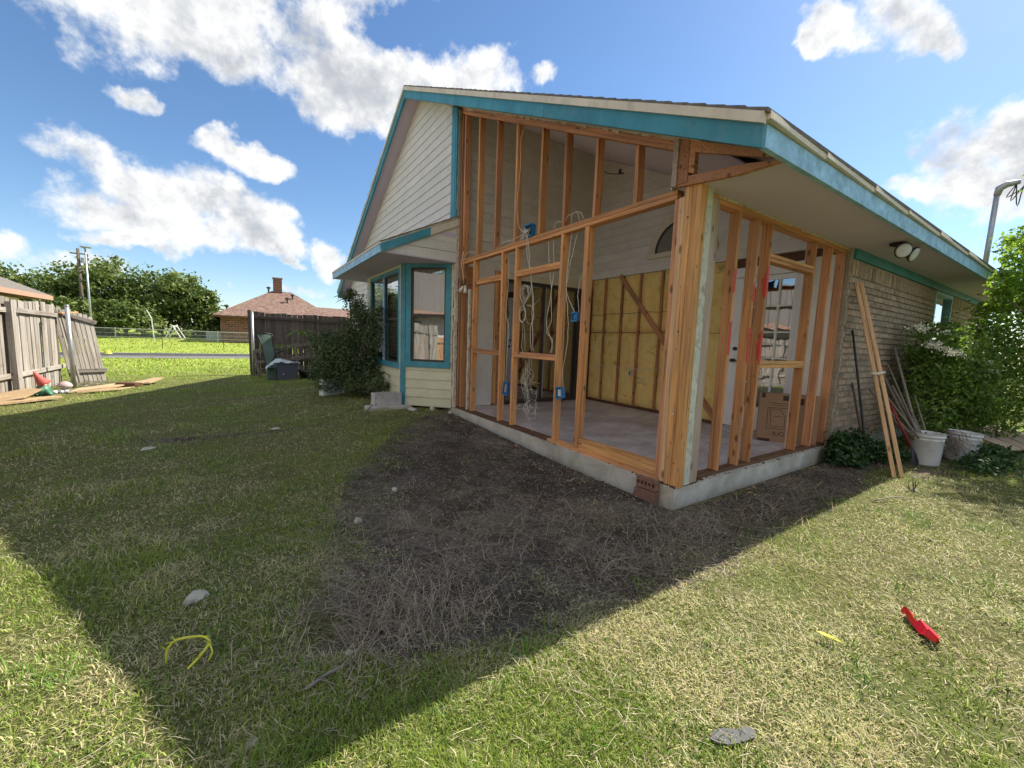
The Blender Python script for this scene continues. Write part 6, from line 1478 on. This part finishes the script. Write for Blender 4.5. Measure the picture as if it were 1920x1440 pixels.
def long_leaf(m, base, d, L, w, sag, n=6):
    b = Vector(base); d = Vector(d).normalized(); s = d.cross(Vector((0, 0, 1))).normalized(); V = []; Fq = []
    for i in range(n + 1):
        f = i / n; p = b + d * L * f + Vector((0, 0, -sag * f * f * L)); ww = w * math.sin(math.pi * min(1, .08 + f * .92)) ** .7 * (1 if i < n else 0)
        V += [tuple(p - s * ww / 2 + Vector((0, 0, ww * .15))), tuple(p), tuple(p + s * ww / 2 + Vector((0, 0, ww * .15)))]
    for i in range(n):
        for j in (0, 1): Fq.append((i * 3 + j, i * 3 + j + 1, i * 3 + j + 4, i * 3 + j + 3))
    m.add(V, Fq)
def leafobj(m, name, mat, parent):
    me = meshdata(name, m.V, m.F, True); at_ = me.attributes.new('rnd', 'FLOAT', 'POINT'); at_.data.foreach_set('value', rng.uniform(.3, 1, len(m.V)).astype(np.float32))
    return link(bpy.data.objects.new(name, me), parent, M[mat])
MB().tube([(-.95, 7.1, 0), (-1.0, 7.15, 1.2), (-1.05, 7.15, 1.95)], [.02, .018, .012], 7).build('stem', M['bark'], t_, smooth=True)
for d, L, w in (((-.9, -.3, .5), .42, .10), ((.8, -.4, .8), .40, .13), ((.2, -.9, .9), .42, .17), ((-.3, -.7, 1.2), .42, .10), ((-.9, .2, .1), .3, .09), ((.5, .5, .9), .3, .12)):
    m = MB(); long_leaf(m, (-1.05, 7.12, 1.92), d, L, w, .5); leafobj(m, 'leaf', 'leaf_palm', t_)
# two long leaved plants in front of the rear fence
for (x, y, top, n, L, lb) in ((-1.58, 10.9, 1.22, 15, .50, 'taller palm like plant with drooping long leaves by the rear fence'), (-1.95, 10.95, .80, 12, .42, 'shorter palm like plant just left of the taller one')):
    t_ = thing('potted_plant', (x, y, -.13), lb, 'plant', 'long leaved plants by the rear fence')
    MB().tube([(x + .12, y, .05), (x + .08, y, top * .5), (x, y, top)], [.018, .014, .010], 6).build('stem', M['bark'], t_, smooth=True)
    for i in range(n):
        a = 2 * math.pi * i / n + random.uniform(-.2, .2); m = MB(); long_leaf(m, (x, y, top), (math.cos(a), math.sin(a), random.uniform(.05, .5)), L * random.uniform(.7, 1.1), .055, random.uniform(.35, .7)); leafobj(m, 'leaf', 'leaf_palm', t_)
# right shrub, flowering
random.seed(21)
t_ = thing('flowering_shrub', (5.3, -.8, -.13), 'dense dark shrub with white flower clusters against the brick wall', 'shrub', 'bushes beside the house')
lob = [(4.9, -.50, .55, .45, .32, .55), (5.4, -.60, .9, .55, .40, .6), (5.2, -.45, 1.35, .5, .3, .35), (6.0, -.75, .6, .6, .5, .6), (6.2, -.7, 1.2, .6, .5, .5), (6.8, -.9, .8, .7, .6, .8), (5.0, -.40, 1.05, .35, .25, .35), (5.6, -.75, .35, .4, .3, .35)]
branches('stems', (5.5, -.6, -.1), [(l[0], l[1], l[2] + .3) for l in lob] * 2, .02, t_)
foliage('foliage', lob, 21000, .062, 'leaf_right', t_, k=20, rr_=.34, asp=.5, zmin=-.1)
for (x, y, z) in ((4.35, -.55, 1.32), (4.48, -.62, 1.27), (4.55, -.55, 1.34), (4.72, -.68, 1.22), (4.85, -.70, 1.25), (4.95, -.72, 1.20), (4.3, -.42, 1.55), (4.9, -.55, 1.5), (5.6, -.9, 1.12), (5.5, -.95, 1.0), (4.6, -.4, 1.52)):
    Pn = rng.normal(size=(70, 3)) * np.array([.038, .038, .018]) + np.array([x, y, z]); V, F_, r_ = leaves(Pn, .024, None, .95); tag(npmesh('flower_cluster', V, F_, M['flower'], t_), kind='stuff')
t_ = thing('tree', (7.4, -1.6, -.13), 'bright green backlit tree reaching over the end of the eave at the right edge', 'tree')
lob = [(7.4, -1.35, 2.4, .8, .6, .55), (8.0, -1.8, 1.9, 1.0, .8, .7), (7.2, -1.0, 2.0, .55, .5, .5), (8.4, -1.5, 2.9, .9, .7, .5), (7.0, -1.6, 1.4, .8, .6, .6), (8.0, -2.4, 1.2, 1.0, .9, .8), (7.0, -1.9, .7, .8, .7, .6), (9.0, -2.2, 2.4, 1.1, 1.0, .8), (7.5, -2.8, 2.0, .9, .8, .8), (6.7, -.80, 1.7, .4, .35, .35), (7.8, -.9, 3.05, .5, .4, .25), (7.8, -1.7, 4.2, .9, .7, .6), (7.3, -1.25, 4.3, .6, .4, .45), (7.2, -2.2, 3.6, .8, .7, .5), (6.9, -1.7, 3.4, .5, .4, .4), (6.2, -.82, 2.25, .26, .16, .24), (6.5, -.90, 2.65, .35, .2, .28), (6.8, -1.0, 2.3, .4, .25, .35), (6.9, -1.0, 2.95, .45, .2, .2), (6.1, -.85, 1.9, .3, .2, .25)]
MB().tube([(7.7, -1.9, -.2), (7.6, -1.8, .8), (7.7, -1.7, 1.6), (7.9, -1.8, 2.4)], [.07, .06, .045, .03], 8).build('trunk', M['bark'], t_, smooth=True)
branches('limbs', (7.6, -1.8, .8), [(l[0], l[1], l[2] + .2) for l in lob], .03, t_)
foliage('crown', lob, 36000, .080, 'leaf_bright', t_, k=20, rr_=.36, asp=.5, zmin=-.05)
# low weeds at the slab end
t_ = thing('weeds', (3.3, -.35, -.13), 'dark leafy weeds growing at the end of the slab below the brick', 'weeds')
t_['kind'] = 'stuff'
lob = [(2.95, -.25, -.04, .30, .18, .12), (3.35, -.22, 0, .30, .17, .20), (3.15, -.15, .06, .2, .12, .14), (3.6, -.4, -.04, .30, .2, .12), (5.0, -1.15, -.05, .4, .12, .07), (4.4, -1.15, -.05, .6, .15, .08)]
P, Nn, r_ = clump_points(lob, 6500, 14, .4); Nn = Nn * .2; Nn[:, 2] += 1.5
k_ = P[:, 2] > -.13; V, F_, r2 = leaves(P[k_], .058, Nn[k_], .6, r_[k_]); npmesh('foliage', V, F_, M['leaf_weed'], t_, attr={'rnd': ('FLOAT', r2)})
bpy.data.objects.remove(t_) if False else None

# ------------------------------------------------------------------ grass
def blades(x, y, L, w, lean, col, name, label, segs=1, flat=None, mat='grass', z0=None):
    n = len(x); a = rng.uniform(0, 2 * np.pi, n) if flat is None else flat
    z = ground_z(x, y) - .004 if z0 is None else z0
    dx, dy = np.cos(a), np.sin(a); tx = -dy * w / 2; ty = dx * w / 2
    th1 = np.where(lean > 1.12, lean * .93, lean * .55); th2 = np.minimum(np.where(lean > 1.12, lean * 1.05, lean * 1.35), 1.62)
    h1 = L * .55; p1x = x + dx * h1 * np.sin(th1); p1y = y + dy * h1 * np.sin(th1); p1z = z + h1 * np.cos(th1)
    h2 = L * .45; p2x = p1x + dx * h2 * np.sin(th2); p2y = p1y + dy * h2 * np.sin(th2); p2z = np.maximum(p1z + h2 * np.cos(th2), z + .003)
    V = np.stack([np.stack([x - tx, y - ty, z], 1), np.stack([x + tx, y + ty, z], 1), np.stack([p1x + tx * .85, p1y + ty * .85, p1z], 1), np.stack([p1x - tx * .85, p1y - ty * .85, p1z], 1), np.stack([p2x, p2y, p2z], 1)], 1).reshape(-1, 3)
    i = np.arange(n)[:, None] * 5; F_ = np.concatenate([i + np.array([[0, 1, 2]]), i + np.array([[0, 2, 3]]), i + np.array([[3, 2, 4]])])
    c = np.concatenate([np.clip(col, 0, 1), np.ones((n, 1))], 1); Cc = np.repeat(c, 5, 0)
    o = npmesh(name, V, F_, M[mat], attr={'Col': ('FLOAT_COLOR', Cc)}); return tag(o, label, kind='stuff')
def sample_wedge(n, r0, r1, p):
    """density falls off as distance^-p"""
    th = rng.uniform(math.radians(-66), math.radians(66), n); u = rng.random(n); e = 2 - p
    r = (r0 ** e + u * (r1 ** e - r0 ** e)) ** (1 / e) if abs(e) > 1e-6 else r0 * (r1 / r0) ** u
    a0 = math.atan2(Fw.y, Fw.x); return CAM.x + r * np.cos(a0 + th), CAM.y + r * np.sin(a0 + th), r
def keep_mask(x, y):
    ok = ~((x > -.02) & (y > -.02) & (y < 12.1)); ok &= ~((y > 20.9) & (y < 25.3)); ok &= ~((x + y < 4.30 + 8) & (x > -.62) & (y > 4.9) & (y < 7.3)) ; ok &= ~((x + y > 4.33) & (x > -.65) & (y > 4.3) & (y < 5.1))
    return ok
def grass_color(x, y, n):
    g1 = fnoise(x * .9 + 11, y * .9 + 7, 4); g2 = fnoise(x * 3.1 + 50, y * 3.1 + 20, 3)
    dry_patch = g1 * .6 + g2 * .4  # noise patches that vary dry straw against green
    # the near right of the lawn is straw-dry; further left and beyond it is greener
    dry = .50 + (dry_patch - .5) * 3.6 - .45 * sstep(y, 5, 12)
    dry = dry + .18 * sstep(-y, .4, 1.6) - .10 * np.exp(-(((x + 2.2) / .8) ** 2 + ((y + 1.1) / .5) ** 2))
    pick = rng.random(n) < np.clip(dry, .12, .82)
    green = np.array([.22, .31, .055]) + rng.normal(0, .02, (n, 1)) * np.array([1, 1.2, .3]) + (rng.random((n, 1)) ** 3) * np.array([.16, .14, .03])
    straw = np.array([.64, .58, .31]) * rng.uniform(.5, 1.25, (n, 1)) + rng.normal(0, .02, (n, 3))
    c = np.where(pick[:, None], straw, green); fr_ = sstep(y, 8, 16)[:, None]; c = c * (1 - fr_) + fr_ * (green * 1.55 * (.75 + .5 * g2[:, None]))
    return c, pick
n = 860000
x, y, r = sample_wedge(n, .75, 16, 1.75); k = keep_mask(x, y)
sd_ = poly_sd(x, y, DIRT); dm = sstep(sd_ + (fnoise(x * 2.5, y * 2.5, 3) - .5) * 1.1 + (fnoise(x * .9 + 3, y * .9 + 60, 3) - .5) * 1.5, -.35, .55)
dm = np.maximum(dm, .55 * np.exp(-(((x + 3.1) / 1.4) ** 2 + ((y - 4.15) / .22) ** 2)))
thin = fnoise(x * 2.2 + 90, y * 2.2 + 30, 3); tuft = fnoise(x * 11 + 3, y * 11 + 8, 2)
bare = sstep(fnoise(x * 1.1 + 200, y * 1.6 + 15, 4), .60, .70) * (1 - sstep(y, 6, 10)); prob = (1 - .90 * dm) * (1 - .45 * bare) * (.45 + .85 * sstep(thin, .28, .60)) * (.45 + 1.0 * tuft)
k &= rng.random(n) < prob; x, y, r = x[k], y[k], r[k]; n = len(x)
col, pick = grass_color(x, y, n)
tall = sstep(fnoise(x * 1.7 + 31, y * 1.7 + 77, 3), .55, .75)
L = rng.uniform(.012, .040, n) * (1 + 1.1 * tall) * np.where(pick, 1.15, 1) * (1 + np.clip(r - 6, 0, 20) * .03); w = rng.uniform(.0014, .0032, n) * (1 + r * .17)
lean = np.where(pick, rng.uniform(1.0, 1.55, n), rng.uniform(.35, 1.45, n)); ind = poly_sd(x, y, DIRT) > -.05; lean = np.where(ind, rng.uniform(1.15, 1.5, n), lean); col = np.where(ind[:, None] & (rng.random((n, 1)) < .5), col * .55 + .06, col)
blades(x, y, L, w, lean, col, 'grass', 'short mown lawn, green mixed with dry straw')
# long dry runners and clippings
n = 24000
x, y, r = sample_wedge(n, .75, 9, 1.3); k = keep_mask(x, y); st_ = fnoise(x * 1.4 + 5, y * 1.4 + 66, 3)
sd_ = poly_sd(x, y, DIRT); k &= rng.random(n) < np.where(sd_ > .1, .55 * sstep(st_, .25, .6) + .22, .25 + .9 * sstep(st_, .4, .65)); x, y, r = x[k], y[k], r[k]; n = len(x)
c = np.array([.58, .51, .36]) * rng.uniform(.35, 1.3, (n, 1)); zz = ground_z(x, y) + rng.uniform(.0, .03, n)
blades(x, y, rng.uniform(.02, .095, n), rng.uniform(.0012, .0022, n) * (1 + r * .12), rng.uniform(1.3, 1.52, n), c, 'dry_clippings', 'long straw clippings lying over the lawn and bare earth', z0=zz)
# a denser patch of dead runners by the shade edge
n = 1000; x = -2.35 + rng.normal(0, .22, n); y = -.28 + rng.normal(0, .13, n); c = np.array([.50, .41, .31]) * rng.uniform(.35, 1.2, (n, 1))
blades(x, y, rng.uniform(.06, .17, n), rng.uniform(.0018, .0032, n), rng.uniform(.8, 1.4, n), c, 'dead_runners', 'mat of dead pale grass runners near the shade edge')
cs = [(-1.15, -.42, .25), (-.55, -.40, .30), (-1.9, .0, .3), (-.2, -.35, .3), (-1.3, .35, .35), (.5, -.42, .3), (-2.2, .7, .3), (1.3, -.4, .3), (-.8, .1, .25), (-2.45, -.1, .25)]
n = 4200; ci = rng.integers(0, len(cs), n); cc_ = np.array(cs)[ci]; x = cc_[:, 0] + rng.normal(0, 1, n) * cc_[:, 2] * .8; y = cc_[:, 1] + rng.normal(0, 1, n) * cc_[:, 2] * .45
k = keep_mask(x, y) & ~((x > -.1) & (y > -.1)); x, y = x[k], y[k]; n = len(x); c = np.array([.44, .36, .26]) * rng.uniform(.25, 1.4, (n, 1)); zz = ground_z(x, y) + rng.uniform(0, .02, n)
blades(x, y, rng.uniform(.05, .26, n), rng.uniform(.0015, .0032, n), rng.uniform(1.2, 1.5, n), c, 'dry_runners', 'long thin dry runners strewn across the bare earth', z0=zz)
# far grass tufts on the bank and beyond
n = 60000; x, y, r = sample_wedge(n, 15, 60, 1.7); k = keep_mask(x, y) & ~((y > 38) & (x > -4.8)) & ~((x < -8.5) & (y < 17.2)); x, y, r = x[k], y[k], r[k]; n = len(x)
c = (np.array([.30, .42, .07]) + rng.normal(0, .03, (n, 1))) * (.55 + .9 * fnoise(x * .7, y * .7, 3))[:, None]
blades(x, y, rng.uniform(.05, .12, n), .012 + r * .0012, rng.uniform(.3, 1.2, n), c, 'far_grass', 'bright rough grass on both sides of the street')
# tall weedy tufts
n = 9000; ctr = rng.uniform(0, 1, (260, 2)); cxy = np.stack(sample_wedge(260, 1.2, 9, 1.4)[:2], 1); ci = rng.integers(0, 260, n); x = cxy[ci, 0] + rng.normal(0, .055, n); y = cxy[ci, 1] + rng.normal(0, .055, n)
k = keep_mask(x, y) & (poly_sd(x, y, DIRT) < .1); x, y = x[k], y[k]; n = len(x); c = np.array([.10, .19, .03]) * rng.uniform(.7, 1.9, (n, 1))
blades(x, y, rng.uniform(.03, .085, n), rng.uniform(.0025, .0048, n), rng.uniform(.5, 1.4, n), c, 'weed_tufts', 'taller green tufts standing in the lawn')
